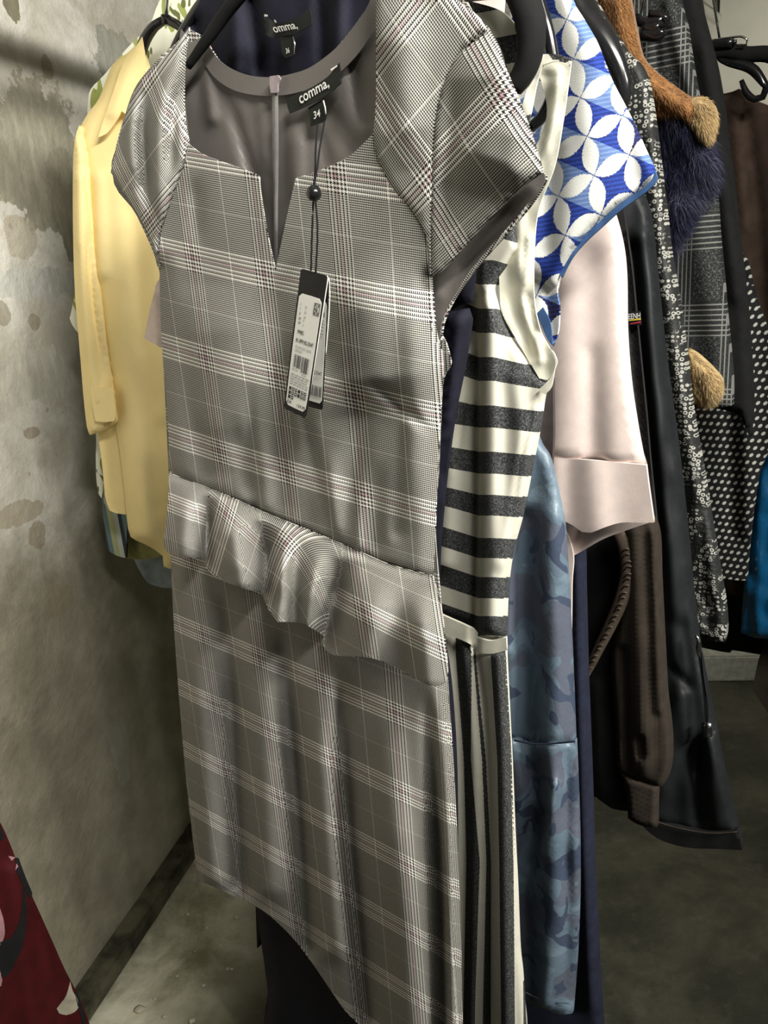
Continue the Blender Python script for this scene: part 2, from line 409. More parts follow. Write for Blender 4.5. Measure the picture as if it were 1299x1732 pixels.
def tube(name, pts, rad, mat, parent=None, sides=8, flat=None, cap=True):
    """a bent rod through 3-D points; rad may be one value or one per point; flat=(axis, k) squeezes it"""
    P = [Vector([float(c) for c in p]) for p in pts]; n = len(P)
    R = rad if isinstance(rad, (list, tuple)) else [rad]*n
    bm = bmesh.new(); rings = []; up = Vector((0.13, .2, 1))
    for i, p in enumerate(P):
        t = (P[min(i+1, n-1)] - P[max(i-1, 0)]).normalized()
        a = t.cross(up)
        if a.length < .05: a = t.cross(Vector((1, 0, 0)))
        a.normalize(); b = t.cross(a).normalized(); up = b if False else up
        ring = []
        for k in range(sides):
            an = 2*pi*k/sides; v = a*cos(an)*R[i] + b*sin(an)*R[i]
            if flat: ax = Vector(flat[0]); v -= ax*v.dot(ax)*(1-flat[1])
            ring.append(bm.verts.new(p+v))
        rings.append(ring)
    for i in range(n-1):
        for k in range(sides):
            bm.faces.new((rings[i][k], rings[i][(k+1) % sides], rings[i+1][(k+1) % sides], rings[i+1][k]))
    if cap: bm.faces.new(rings[0][::-1]); bm.faces.new(rings[-1])
    bmesh.ops.recalc_face_normals(bm, faces=bm.faces)
    me = bpy.data.meshes.new(name); bm.to_mesh(me); bm.free()
    return link(name, me, mat, parent)
def ptube(name, px, plane, rad, mat, parent=None, w=0.0, seg=8, **k):
    c = catmull([p[:2] for p in px], seg, False, 75)
    ws = np.interp(np.linspace(0, 1, len(c)), np.linspace(0, 1, len(px)), [p[2] if len(p) > 2 else w for p in px])
    if isinstance(rad, (list, tuple)): rad = list(np.interp(np.linspace(0, 1, len(c)), np.linspace(0, 1, len(rad)), rad))
    return tube(name, [plane.at(a, b, ww) for (a, b), ww in zip(c, ws)], rad, mat, parent, **k)
def box(name, lo, hi, mat, parent=None, bev=0.0, M4=None):
    bm = bmesh.new(); bmesh.ops.create_cube(bm, size=1)
    for v in bm.verts: v.co = Vector([lo[i] + (v.co[i]+.5)*(hi[i]-lo[i]) for i in range(3)])
    if bev: bmesh.ops.bevel(bm, geom=list(bm.edges), offset=bev, segments=2, affect='EDGES')
    if M4: bmesh.ops.transform(bm, matrix=M4, verts=bm.verts)
    me = bpy.data.meshes.new(name); bm.to_mesh(me); bm.free(); return link(name, me, mat, parent, False)

def bil(q, a, b):
    q = [np.array(p, float) for p in q]      # TL TR BR BL
    return (q[0]*(1-a)+q[1]*a)*(1-b) + (q[3]*(1-a)+q[2]*a)*b
def text_mesh(body):
    cu = bpy.data.curves.new('tmp', 'FONT'); cu.body = body; cu.resolution_u = 3; cu.offset = 0.012
    o = bpy.data.objects.new('tmp', cu); COL.objects.link(o)
    bpy.context.view_layer.update()
    dg = bpy.context.evaluated_depsgraph_get(); me = bpy.data.meshes.new_from_object(o.evaluated_get(dg))
    bpy.data.objects.remove(o); vs = np.array([v.co[:] for v in me.vertices]); fs = [tuple(p.vertices) for p in me.polygons]
    bpy.data.meshes.remove(me); return vs, fs
def write(name, body, q, plane, w, mat, parent, a0, a1, b0, b1):
    """lettering laid on the quad q between fractions a0..a1 across and b0..b1 down"""
    vs, fs = text_mesh(body); lo = vs.min(0); hi = vs.max(0); V = []
    for v in vs:
        a = a0 + (a1-a0)*(v[0]-lo[0])/(hi[0]-lo[0]); b = b1 + (b0-b1)*(v[1]-lo[1])/(hi[1]-lo[1])
        p = bil(q, a, b); V.append(tuple(plane.at(p[0], p[1], w)))
    me = bpy.data.meshes.new(name); me.from_pydata(V, [], fs); return link(name, me, mat, parent, False)
def rects(name, rs, q, plane, w, mat, parent):
    V = []; F = []
    for (a0, a1, b0, b1) in rs:
        k = len(V)
        for a, b in ((a0, b0), (a1, b0), (a1, b1), (a0, b1)):
            p = bil(q, a, b); V.append(tuple(plane.at(p[0], p[1], w)))
        F.append((k+3, k+2, k+1, k))
    me = bpy.data.meshes.new(name); me.from_pydata(V, [], F); return link(name, me, mat, parent, False)

def fur(name, base, count, length, mat, parent, droop=(0, 0, -1), spread=.7, wid=.0006, lift=.5, seed=1, only=None):
    rnd = random.Random(seed); me0 = base.data; V0 = [v.co.copy() for v in me0.vertices]; half = len(V0)//2
    tris = [p.vertices[:] for p in me0.polygons if len(p.vertices) == 3 and all(i < half for i in p.vertices)]
    ar = []; s = 0
    for t in tris:
        s += (V0[t[1]]-V0[t[0]]).cross(V0[t[2]]-V0[t[0]]).length; ar.append(s)
    import bisect
    V = []; F = []
    for _ in range(count):
        t = tris[min(len(tris)-1, bisect.bisect(ar, rnd.random()*s))]
        a, b = rnd.random(), rnd.random()
        if a+b > 1: a, b = 1-a, 1-b
        p = V0[t[0]] + (V0[t[1]]-V0[t[0]])*a + (V0[t[2]]-V0[t[0]])*b
        if only and not only(p): continue
        nr = (V0[t[1]]-V0[t[0]]).cross(V0[t[2]]-V0[t[0]]).normalized()
        d = (nr*lift + Vector(droop)*(1-lift) + Vector([rnd.gauss(0, 1) for _ in range(3)])*spread*.4).normalized()
        L = length*(.6 + .8*rnd.random()); sd = d.cross(Vector([rnd.gauss(0, 1) for _ in range(3)])).normalized()*wid
        m = p + d*L*.55; e = p + (d*.8+Vector(droop)*.35)*L
        k = len(V); V += [p-sd, p+sd, m+sd*.8, m-sd*.8, e]; F += [(k, k+1, k+2, k+3), (k+3, k+2, k+4)]
    me = bpy.data.meshes.new(name); me.from_pydata([v[:] for v in V], [], F); me.update()
    return link(name, me, mat, parent)

# ---------------------------------------------------------------- the room
wdir = np.array([0.2605, 0.96547, 0]); wn = np.array([0.96547, -0.2605, 0]); WA = np.array([-0.7489, 1.4258, 0])
def wall_uv(px, py):
    r = ray(px, py); t = ((WA-CPOS)@wn)/(r@wn); P = CPOS + r*t; return float((P-WA)@wdir), float(P[2])
def stain(px, py, rx, ry, c, k=1.0):
    a = wall_uv(px, py); b = wall_uv(px+rx, py); d = wall_uv(px, py+ry); return (a[0], a[1], abs(b[0]-a[0]), abs(d[1]-a[1]), c, k)
grey = (.36, .35, .28)
stains = [stain(70, 270, 80, 130, (.50, .47, .36)), stain(115, 350, 26, 90, (.42, .39, .29)), stain(215, 130, 45, 70, (.46, .45, .38), .8), stain(38, 400, 26, 42, (.62, .53, .38), .6),
          stain(20, 12, 16, 28, (.32, .29, .2)), stain(78, 112, 9, 20, (.42, .36, .24), .7), stain(60, 480, 75, 30, (.80, .79, .72), .9), stain(60, 545, 10, 15, (.40, .32, .2), .6), stain(5, 530, 14, 22, (.36, .3, .2), .6),
          stain(55, 732, 12, 12, (.36, .27, .17), .6), stain(35, 870, 40, 22, (.45, .36, .22), .6), stain(62, 905, 16, 26, (.36, .28, .17), .6), stain(100, 1015, 26, 26, (.30, .25, .16), .4), stain(205, 1270, 18, 60, (.42, .42, .36), .5), stain(60, 640, 60, 50, (.78, .75, .64), .8)]
def wall_mesh(name, O, D, L0, L1, H0, H1, mat, res=.03, amp=.004, nrm=None):
    nu = int((L1-L0)/res); nv = int((H1-H0)/res); V = []; F = []; U = []
    for j in range(nv+1):
        for i in range(nu+1):
            u = L0 + (L1-L0)*i/nu; v = H0 + (H1-H0)*j/nv
            k = amp*(noise.noise((u*5, v*5, 1.3)) + .5*noise.noise((u*14, v*14, 4.3)))
            p = O + D*u + np.array([0, 0, v]) + nrm*k; V.append(tuple(p)); U.append((u, v))
    for j in range(nv):
        for i in range(nu):
            a = j*(nu+1)+i; F.append((a, a+1, a+nu+2, a+nu+1))
    me = bpy.data.meshes.new(name); me.from_pydata(V, [], F); l = me.uv_layers.new(name='UVMap')
    for p in me.polygons:
        for li in p.loop_indices: l.data[li].uv = U[me.loops[li].vertex_index]
    o = link(name, me, mat); o['kind'] = 'structure'; return o
MP = plaster(stains)
wall_mesh('wall_left', WA, wdir, -2.2, 2.6, 0.0, 2.4, MP, nrm=wn)
BO = WA + wdir*2.15
wall_mesh('wall_back', BO, np.array([0.96547, -0.2605, 0]), -.1, 4.2, 0.0, 2.4, plain('pale_back_plaster', (.62, .60, .52), .85, weave=False, var=.08, nscale=3), nrm=-wdir, res=.06)
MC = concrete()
def slab(name, z, mat, up=True):
    V = [(-3, -2.5, z), (4.5, -2.5, z), (4.5, 4.5, z), (-3, 4.5, z)]
    me = bpy.data.meshes.new(name); me.from_pydata(V, [], [(0, 1, 2, 3) if up else (3, 2, 1, 0)]); o = link(name, me, mat, None, False); o['kind'] = 'structure'; return o
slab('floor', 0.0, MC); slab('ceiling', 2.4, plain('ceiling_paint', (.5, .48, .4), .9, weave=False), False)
# dark skirting along the left wall and a pale plinth by the back wall
sk = box('baseboard_left', (-2.1, 0.001, 0.0), (2.1, .055, .045), M['skirting'], None, .004); sk['kind'] = 'structure'
sk.matrix_world = Matrix(((wdir[0], wn[0], 0, WA[0]), (wdir[1], wn[1], 0, WA[1]), (0, 0, 1, 0), (0, 0, 0, 1)))
pl = box('trim_1', (-.45, 0, 0), (.55, .35, .10), M['lightgrey'], None, .006); pl['kind'] = 'structure'
pl.location = (1.14, 2.52, 0); pl.rotation_euler = (0, 0, radians(-8))

pp = thing('ceiling_pipe', 'painted steel pipe under the ceiling alongside the peeling wall, its shadow on the plaster', 'pipe', (-.40, 1.37, 2.03))
pq = lambda k, z=2.03: (-.40 + wdir[0]*k, 1.37 + wdir[1]*k, z)
tube('pipe', [pq(-1.6, 2.399), pq(-1.6, 2.12), pq(-1.57), pq(.72), pq(.75, 2.12), pq(.75, 2.399)], .027, M['steel'], pp, 16)

# ---------------------------------------------------------------- rails
Dv = HP(0).D; Nv = HP(0).N
def rail_pt(s, along=.58, z=2.0): p = CPOS + Dv*along + Nv*(.62+s); return (p[0], p[1], z)
rr = thing('clothes_rail', 'steel tube clothes rail that the dresses and coats hang from, above the plaid dress', 'rail', rail_pt(0))
tube('rail_tube', [rail_pt(-.35), rail_pt(1.6)], .0125, M['steel'], rr, 16)
for s in (-.35, 1.6): tube('ceiling_rod', [rail_pt(s), rail_pt(s, z=2.399)], .008, M['steel'], rr, 12)
y0 = YP.at(282, -40); YR = lambda d, z=2.0: (y0[0] + YP.N[0]*d, y0[1] + YP.N[1]*d, z)
r2 = thing('clothes_rail', 'second steel clothes rail nearer the peeling wall, above the yellow shirt', 'rail', YR(0))
tube('rail_tube', [YR(-.5), YR(.5)], .0125, M['steel'], r2, 16)
for d in (-.5, .5): tube('ceiling_rod', [YR(d), YR(d, 2.399)], .008, M['steel'], r2, 12)

def hook(pbase, ptop, mat, parent, r=.002):
    b = Vector([float(x) for x in pbase]); t = Vector([float(x) for x in ptop]); R = .016
    pts = [b, b.lerp(t, .6), t + Vector((0, 0, -.004))]
    c = t + Vector((0, 0, .0))
    side = Vector((Dv[0], Dv[1], 0))
    pts = [b, b.lerp(Vector((t.x, t.y, t.z)) - side*R, .9)]
    for k in range(9):
        a = pi - k*pi*1.15/8; pts.append(c + side*cos(a)*-R*-1*1.0 + Vector((0, 0, sin(a)*R)))
    return tube('hook', pts, r, mat, parent, 8)

# ================================================================ THE GARMENTS
# ---------------------------------------------------------------- glen plaid dress
P0 = HP(0.0)
def guv(rot=0.0, sh=0.12, u0=0.0, v0=0.0, fan=None, k=.15):
    c, s_ = cos(radians(rot)), sin(radians(rot))
    def f(V, P3, pl, w):
        u = -(P3@pl.D) + .58; v = P3[:, 2] - 1.5
        shv = sh if not callable(sh) else sh(v)
        v = v + shv*u
        if fan is not None: u, v = fan(u, v, V)
        v = v + k*.25*w; u = u + k*w*.6
        return np.stack([c*u - s_*v + u0, s_*u + c*v + v0], 1)
    return f
bodyuv = guv(0, lambda v: np.interp(v, [-1, -.3, .1], [.0, .12, .24]), .012, .0)
pd = thing('plaid_dress', 'grey glen plaid dress with cap sleeves, V notch neckline and peplum, nearest on the rail', 'dress', P0.at(480, 900))
bodice = [(318, 243), (345, 262), (400, 282), (438, 297), (441, 330), (453, 400), (466, 458), (481, 385), (500, 301), (545, 286), (592, 263), (631, 226),
          (640, 268), (664, 318), (700, 360), (722, 405), (730, 470), (738, 560), (749, 610), (745, 700), (740, 790), (736, 900), (732, 974),
          (660, 955), (590, 925), (530, 900), (450, 868), (370, 832), (300, 806), (286, 796), (285, 740), (281, 670), (275, 600), (271, 520), (270, 452), (272, 400), (290, 340), (312, 280)]
WL = [(288, 800), (370, 835), (450, 871), (530, 903), (590, 928), (660, 958), (732, 977)]
bf = [(WL, 7, -.006), ([(360, 480), (375, 640), (380, 800)], 60, .012, 2), ([(560, 480), (620, 560), (640, 700)], 85, .020, 2),
      ([(466, 470), (470, 600), (476, 850)], 26, -.007, 1), ([(600, 640), (606, 740), (590, 900)], 20, -.008, 2), ([(690, 470), (700, 620), (690, 900)], 24, .008, 2),
      ([(520, 720), (530, 880)], 20, -.008, 1), ([(560, 760), (565, 890)], 14, .006, 1), ([(640, 780), (636, 920)], 14, -.006, 1), ([(300, 500), (310, 640), (340, 800)], 20, -.006, 2),
      ([(395, 700), (420, 820)], 16, -.006, 1), ([(340, 700), (345, 800)], 14, -.005, 1), ([(440, 720), (452, 850)], 12, .004, 1),
      ([(620, 640), (735, 735)], 9, -.006, 2), ([(500, 600), (520, 720), (560, 900)], 9, -.006, 1), ([(545, 480), (556, 560), (545, 640)], 16, -.008, 2), ([(330, 300), (335, 420)], 12, -.004, 2), ([(420, 640), (430, 860)], 10, -.006, 1), ([(680, 650), (672, 900)], 10, -.005, 1), ([(610, 780), (606, 930)], 8, .005, 1), ([(590, 500), (560, 600), (600, 660)], 30, -.006, 2)]
bo = cloth('bodice', bodice, P0, M['plaid'], pd, bf, (.003, 70), .0015, edge=(34, .016, [[(270, 452), (271, 520), (281, 670), (286, 800)], [(728, 470), (738, 560), (749, 610), (745, 700), (736, 900), (732, 974)]]), step=7, uv=bodyuv, sharp=40)
# left raglan sleeve
sl = [(320, 46), (296, 78), (262, 112), (234, 142), (218, 180), (204, 225), (187, 291), (206, 322), (232, 360), (252, 400), (262, 430), (270, 456), (272, 400), (290, 340), (312, 280), (319, 244), (313, 210), (311, 160), (313, 100)]
cloth('sleeve', sl, P0, M['plaid'], pd, [([(300, 90), (270, 200), (268, 300), (268, 400)], 14, .010, 2), ([(262, 120), (240, 210), (250, 330), (264, 420)], 10, -.010, 2), ([(235, 160), (222, 230), (230, 320)], 14, .009, 2), ([(308, 120), (292, 220), (290, 300)], 10, -.007, 2)],
      (.002, 40), .0015, edge=(16, .010), step=6, w0=.003, uv=guv(58, .1, .03, .02, k=.5), sharp=40)
# right front yoke and cap
yo = [(636, -60), (636, 60), (636, 150), (634, 200), (631, 226), (640, 268), (664, 318), (700, 360), (722, 405), (728, 470), (727, 380), (730, 290), (733, 215), (746, 150), (770, 100), (800, 68), (826, 47), (800, 20), (760, -10), (720, -60)]
cloth('sleeve', yo, P0, M['plaid'], pd, [([(690, 0), (680, 140), (700, 290)], 40, .012, 2), ([(640, 60), (650, 230)], 12, -.004, 2)], (.002, 60), .0015, edge=(8, .003), step=7, w0=.004, uv=guv(52, .1, .05, .0), sharp=40)
cp = [(826, 47), (842, 76), (852, 108), (870, 150), (886, 190), (902, 236), (919, 291), (890, 312), (850, 350), (812, 388), (772, 432), (748, 458), (728, 470), (727, 380), (730, 290), (733, 215), (746, 150), (770, 100), (800, 68)]
cloth('sleeve_cap', cp, P0, M['plaid'], pd, [([(830, 60), (840, 180), (800, 330)], 60, .022, 2), ([(770, 130), (760, 260), (745, 400)], 14, -.006, 2), ([(880, 200), (860, 320)], 26, .008, 2)], (.002, 60), .0015, edge=(7, .004), step=7, w0=.002, uv=guv(-35, .05, .015, .04), sharp=40)
# sleeve lining and the back edge of the sleeve
cloth('sleeve_lining', [(918, 290), (922, 304), (908, 330), (880, 362), (850, 398), (812, 440), (778, 484), (752, 530), (742, 575), (737, 600), (728, 520), (722, 470), (748, 448), (772, 424), (812, 380), (850, 342), (890, 304)], HP(.022), M['lining'], pd,
      [([(900, 320), (820, 405), (745, 500)], 14, -.012, 2)], (.003, 40), .001, step=7, sharp=50)
cloth('sleeve_back_hem', [(919, 293), (924, 303), (906, 336), (876, 374), (846, 408), (810, 448), (776, 494), (752, 540), (745, 580), (741, 575), (750, 530), (774, 486), (808, 442), (846, 399), (878, 362), (906, 326)], HP(.024), M['plaid'], pd, [], (0, 40), .003, step=5, sharp=60, uv=guv(40, 0, .02, .02))
cloth('underarm_panel', [(740, 560), (752, 575), (760, 600), (762, 618), (750, 640), (742, 700), (735, 690), (735, 600)], HP(.03), M['plaid'], pd, [], (.002, 30), .002, step=6, uv=guv(0, .1, .02, .01))
cloth('sleeve_lining', [(300, 80), (232, 142), (200, 240), (190, 292), (232, 366), (256, 410), (266, 450), (275, 462), (320, 300)], HP(.024), M['lining'], pd, [], (.002, 40), .001, step=10)
# inside back with lining, zip and labels
lin = cloth('back_lining', [(300, 92), (322, 72), (344, 62), (352, 78), (366, 98), (385, 114), (412, 126), (440, 131), (466, 131), (492, 126), (520, 117), (548, 99), (574, 76), (598, 46), (622, 10), (646, -50), (700, -50), (700, 480), (560, 640), (300, 600)], HP(.034), M['lining'], pd,
            [([(380, 150), (410, 240), (450, 380)], 9, -.006, 2), ([(440, 150), (452, 300)], 8, .004, 2), ([(560, 200), (600, 250)], 18, -.006), ([(345, 90), (360, 200)], 10, .005), ([(590, 80), (616, 220)], 12, -.006, 2), ([(500, 200), (505, 360)], 14, .006, 2), ([(540, 210), (560, 300)], 9, -.004, 2)], (.003, 50), .001, step=8)
lin['label'] = 'grey brown satin lining inside the back'
cloth('neck_facing', [(344, 61), (352, 77), (366, 97), (385, 113), (412, 125), (440, 130), (466, 130), (492, 125), (520, 116), (548, 98), (574, 75), (598, 45), (622, 9), (646, -50), (660, -50), (640, 30), (615, 78), (580, 118), (545, 142), (505, 156), (466, 162), (425, 160), (390, 150), (360, 128), (336, 92)], HP(.034), M['lining'], pd, [], (.001, 60), .0012, step=8, w0=.006)
zt = cloth('zipper', [(460, 140), (469, 140), (470, 250), (469, 350), (468, 470), (462, 470), (463, 350), (461, 250)], HP(.034), M['zipper'], pd, [([(465, 140), (466, 470)], 2.2, .0015)], (0, 10), .001, step=3, w0=.010)
cloth('pull_tab', [(456, 129), (470, 127), (474, 133), (470, 142), (469, 157), (458, 157), (456, 145)], HP(.034), M['pull'], zt, [], (.0005, 8), .002, step=3, w0=.013)
LW = .012
LQ = [(485, 166), (574, 106), (577, 141), (490, 192)]
lb = cloth('brand_label', [(485, 168), (500, 160), (530, 146), (556, 128), (574, 106), (576, 124), (577, 141), (556, 158), (526, 176), (505, 186), (490, 192), (486, 180)], HP(.034), M['label'], pd, [([(530, 140), (532, 180)], 20, .001)], (0, 20), .0008, step=5, w0=LW)
write('lettering', 'comma,', [(500, 165), (556, 132), (561, 150), (505, 185)], HP(.034), LW+.0022, M['white_thread'], lb, .08, .96, .08, .86)
rects('stitch', [(0, 1, 0, 1)], [(559, 117), (570, 110), (571, 112), (560, 120)], HP(.034), LW+.002, M['white_thread'], lb)
sz = cloth('size_label', [(521, 182), (547, 168), (552, 196), (548, 206), (525, 214), (524, 198)], HP(.034), M['label'], pd, [], (0, 20), .0008, step=5, w0=LW-.002)
write('lettering', '34', [(530, 189), (541, 184), (542, 197), (531, 202)], HP(.034), LW+.0008, M['white_thread'], sz, 0, 1, 0, 1)
tube('thread_loop', [HP(.034).at(x, y, LW+.002) for x, y in ((547, 170), (550, 182), (551, 193))], .0007, M['white_thread'], sz, 6)
# outside back of the dress (faces the next garment)
cloth('back_panel', [(344, 62), (385, 115), (466, 132), (548, 100), (622, 11), (650, -50), (740, -50), (820, 45), (850, 110), (918, 300), (850, 398), (776, 490), (745, 570), (748, 620), (742, 790), (736, 900), (757, 1150), (770, 1400), (782, 1732), (785, 1900), (640, 1745), (560, 1670), (470, 1555), (336, 1484), (300, 1130), (290, 900), (276, 600), (272, 470), (232, 366), (190, 292), (234, 142), (322, 50)],
      HP(.044), M['plaid'], pd, [], (.003, 80), .0015, step=16, uv=bodyuv)
# skirt
sk_out = [(290, 905), (290, 960), (293, 1040), (299, 1130), (306, 1220), (315, 1320), (325, 1410), (334, 1490), (352, 1496), (375, 1506), (400, 1518), (428, 1531), (452, 1546), (474, 1565), (500, 1592), (530, 1632), (560, 1676), (584, 1710), (612, 1738), (660, 1790), (720, 1840), (786, 1890),
          (783, 1800), (781, 1732), (779, 1600), (775, 1480), (770, 1360), (765, 1270), (759, 1190), (752, 1090), (735, 1000), (660, 985), (560, 945), (430, 890), (330, 870)]
skf = [([(377, 990), (388, 1120), (396, 1260), (408, 1500)], 15, -0.0240, 1), ([(330, 1000), (340, 1200), (360, 1480)], 22, 0.0150, 1), ([(430, 1010), (445, 1250), (455, 1500)], 26, 0.0150, 1),
       ([(478, 1050), (488, 1200), (505, 1400), (520, 1600)], 15, -0.0270, 1), ([(530, 1100), (545, 1300), (570, 1600)], 24, 0.0150, 1), ([(572, 1120), (580, 1250), (592, 1450), (620, 1720)], 15, -0.0300, 1),
       ([(650, 1150), (665, 1350), (690, 1650), (700, 1800)], 34, 0.0225, 1), ([(722, 1170), (730, 1300), (740, 1500), (746, 1750)], 11, -0.0300, 1), ([(752, 1180), (760, 1400), (768, 1750)], 12, 0.0150, 1),
       ([(310, 1000), (318, 1300)], 9, -.006, 2)]
cloth('skirt', sk_out, P0, M['plaid'], pd, skf, (.003, 90), .0015, edge=(26, .018, [[(290, 905), (293, 1040), (306, 1220), (334, 1490)], [(735, 1000), (759, 1190), (775, 1480), (785, 1890)]]), step=8, uv=guv(0, lambda v: np.interp(v, [-1, -.3], [.06, .10]), .0, .052), sharp=50, w0=-.008)
# peplum
pep = [(286, 796), (300, 806), (370, 832), (450, 868), (530, 900), (590, 925), (660, 955), (732, 974), (740, 1005), (748, 1040), (753, 1090), (757, 1135), (754, 1155), (738, 1161), (716, 1156), (694, 1143), (664, 1126), (632, 1114), (600, 1110), (570, 1109), (552, 1101), (544, 1086),
       (548, 1076), (530, 1064), (508, 1054), (488, 1052), (470, 1052), (456, 1034), (447, 1014), (441, 1001), (420, 998), (396, 990), (370, 978), (352, 966), (347, 957), (346, 944), (322, 943), (296, 940), (282, 933), (277, 918), (281, 880), (285, 840)]
pf = [(WL, 6, -.006), ([(322, 822), (312, 880), (308, 935)], 22, 0.0182, 1), ([(352, 834), (352, 890), (346, 960)], 12, -0.0260, 1), ([(385, 850), (396, 920), (405, 985)], 26, 0.0260, 1), ([(440, 878), (450, 940), (450, 1010)], 17, -0.0286, 1),
      ([(490, 905), (476, 970), (470, 1050)], 18, 0.0234, 1), ([(505, 915), (495, 985), (505, 1050)], 12, -0.0078, 1), ([(540, 925), (530, 985), (515, 1050)], 16, 0.0156, 1), ([(580, 945), (566, 1010), (548, 1088)], 18, -0.0286, 1), ([(640, 965), (630, 1040), (620, 1110)], 36, 0.0208, 1), ([(700, 985), (715, 1060), (722, 1150)], 30, 0.0234, 1)]
def pepfan(u, v, V):
    x, y = V[:, 0], V[:, 1]
    b1 = np.interp(y, [834, 960], [352, 346]); b2 = np.interp(y, [878, 940, 1010], [440, 450, 450]); b3 = np.interp(y, [945, 1010, 1088], [580, 566, 548])
    reg = (x > b1).astype(int) + (x > b2) + (x > b3)
    up = np.array([-.20, -.10, .0, .12])[reg]; vp = np.array([-.27, -.29, -.31, -.345])[reg]
    ang = np.radians(np.array([4, -62, -45, 8.0]))[reg]; ou = np.array([.10, .07, .075, .01])[reg]; ov = np.array([.06, .02, .012, .050])[reg]
    ang = ang + np.where(reg == 2, (x-500)*.006, 0) + np.where(reg == 3, (x-650)*-.0003, 0)
    du, dv = u - up, v - vp
    du = du + np.where(reg == 3, dv*.22, 0)
    return np.cos(ang)*du - np.sin(ang)*dv + ou, np.sin(ang)*du + np.cos(ang)*dv + ov
cloth('peplum', pep, P0, M['plaid'], pd, pf, (.002, 50), .0015, step=4.5, w0=.004, uv=guv(0, .1, .028, .06, fan=pepfan, k=0), sharp=42, tilt=lambda V: .024*np.clip((V[:, 1]-np.interp(V[:, 0], [286, 450, 590, 732], [800, 868, 925, 974]))/110, 0, 1))

# hanger of the plaid dress
def wing(px, plane, w, rad, mat, parent, name='arm', **k): return ptube(name, px, plane, rad, mat, parent, w=w, **k)
def hanger(label, plane, neck, arms, mat, s_top, w=0.0, rad=.006, name='clothes_hanger', hookmat='steel', top=None, hr=.0022, group=None):
    base = plane.at(neck[0], neck[1], w)
    h = thing(name, label, 'hanger', base, group)
    for a in arms: wing(a, plane, w, rad, M[mat], h)
    t = top if top is not None else rail_pt(s_top, float(base@Dv), 2.0)
    hook(base, t, M[hookmat], h, hr); return h
P5 = HP(.012)
hanger('black velvet hanger carrying the glen plaid dress', P5, (505, -75), [[(505, -75), (440, -40), (395, 5), (355, 60), (318, 112)], [(505, -75), (600, -55), (700, -20), (790, 30)]], 'velvet', .012, 0, [.006, .006, .0065, .006, .004], hookmat='steel', top=rail_pt(.012, .545))

# hang tag
T = HP(0.0); TW = .048
hf = [(509, 454), (554, 467), (517, 708), (480, 690)]
ht = thing('hang_tag', 'black hang tag with white price sticker hanging on a cord before the plaid dress', 'price tag', T.at(530, 460, TW))
ptube('cord', [(537, 212, .0), (534, 250, .02), (533, 290, .034), (531, 318, .046), (528, 390, .047), (526, 458, .049)], T, .0009, M['black'], ht)
ptube('cord', [(549, 205, .0), (541, 250, .02), (536, 290, .034), (532, 318, .046), (537, 390, .046), (534, 462, .048)], T, .0009, M['black'], ht)
bm = bmesh.new(); bmesh.ops.create_uvsphere(bm, u_segments=20, v_segments=14, radius=.0068)
for v in bm.verts:
    if v.co.z > 0: v.co.z *= 1.0
    v.co += Vector([float(c) for c in T.at(531, 327, .05)])
me = bpy.data.meshes.new('bead'); bm.to_mesh(me); bm.free(); bead = link('cord_bead', me, M['gloss'], ht)
def qoutline(q, a0, a1, b0, b1, r=.0):
    pts = []
    for a, b in ((a0+r, b0), (a1-r, b0), (a1, b0+r*.25), (a1, b1-r*.25), (a1-r, b1), (a0+r, b1), (a0, b1-r*.25), (a0, b0+r*.25)): pts.append(tuple(bil(q, a, b)))
    return pts
hb = [(536, 462), (556, 470), (545, 694), (517, 686)]
c2 = cloth('back_leaf', qoutline(hb, 0, 1, 0, 1, .06), T, M['card'], ht, wr=(0, 10), thick=.0008, step=12, w0=TW-.010, tilt=lambda V: -(V[:, 1]-460)*.00003)
cloth('sticker', qoutline(hb, .04, .93, .19, .955, .10), T, M['paper'], c2, wr=(0, 10), thick=.0003, step=12, w0=TW-.0092, tilt=lambda V: -(V[:, 1]-460)*.00003)
c1 = cloth('front_leaf', qoutline(hf, 0, 1, 0, 1, .06), T, M['card'], ht, wr=(0, 10), thick=.0008, step=12, w0=TW)
ptube('white_edge', [(555, 470), (536, 590), (517, 706)], T, .0006, M['paper'], c1, w=TW-.0008)
ptube('white_edge', [(553, 466), (557, 474), (557, 520), (551, 600)], T, .0005, M['paper'], c2, w=TW-.006)
cloth('sticker', qoutline(hf, .06, .93, .17, .965, .10), T, M['paper'], c1, wr=(0, 10), thick=.0003, step=12, w0=TW+.0005)
iw = TW+.0010
def wt(body, a0, a1, b0, b1, m='ink'): write('print', body, hf, T, iw, M[m], c1, a0, a1, b0, b1)
for t_, b in (('D', .235), ('F', .268), ('I', .300)): wt(t_, .15, .19, b, b+.018, 'ink2')
for t_, b in (('36', .245), ('36', .282), ('40', .318)): wt(t_, .34, .42, b, b+.018, 'ink2')
for t_, b in (('UK', .335), ('US', .366)): wt(t_, .15, .24, b, b+.019)
for t_, b in (('8', .343), ('4', .374)): wt(t_, .34, .375, b, b+.017, 'ink2')
rects('print', [(.67, .90, .205, .210), (.67, .90, .285, .290), (.67, .69, .205, .290), (.88, .90, .205, .290)], hf, T, iw, M['ink'], c1)
wt('EAC', .70, .87, .213, .282)
wt('9982', .17, .42, .425, .452); wt('81.899.82.0547', .15, .86, .485, .512)
wt('82.899.82.2052', .16, .82, .535, .552, 'ink2'); wt('0000000', .16, .45, .562, .578, 'ink2')
rnd = random.Random(3); bars = []; a = .16
while a < .80:
    w_ = rnd.choice((.008, .014, .024)); bars.append((a, a+w_, .60, .690 + (.018 if a > .5 else 0))); a += w_ + rnd.choice((.010, .016, .026))
rects('barcode', bars, hf, T, iw, M['ink'], c1)
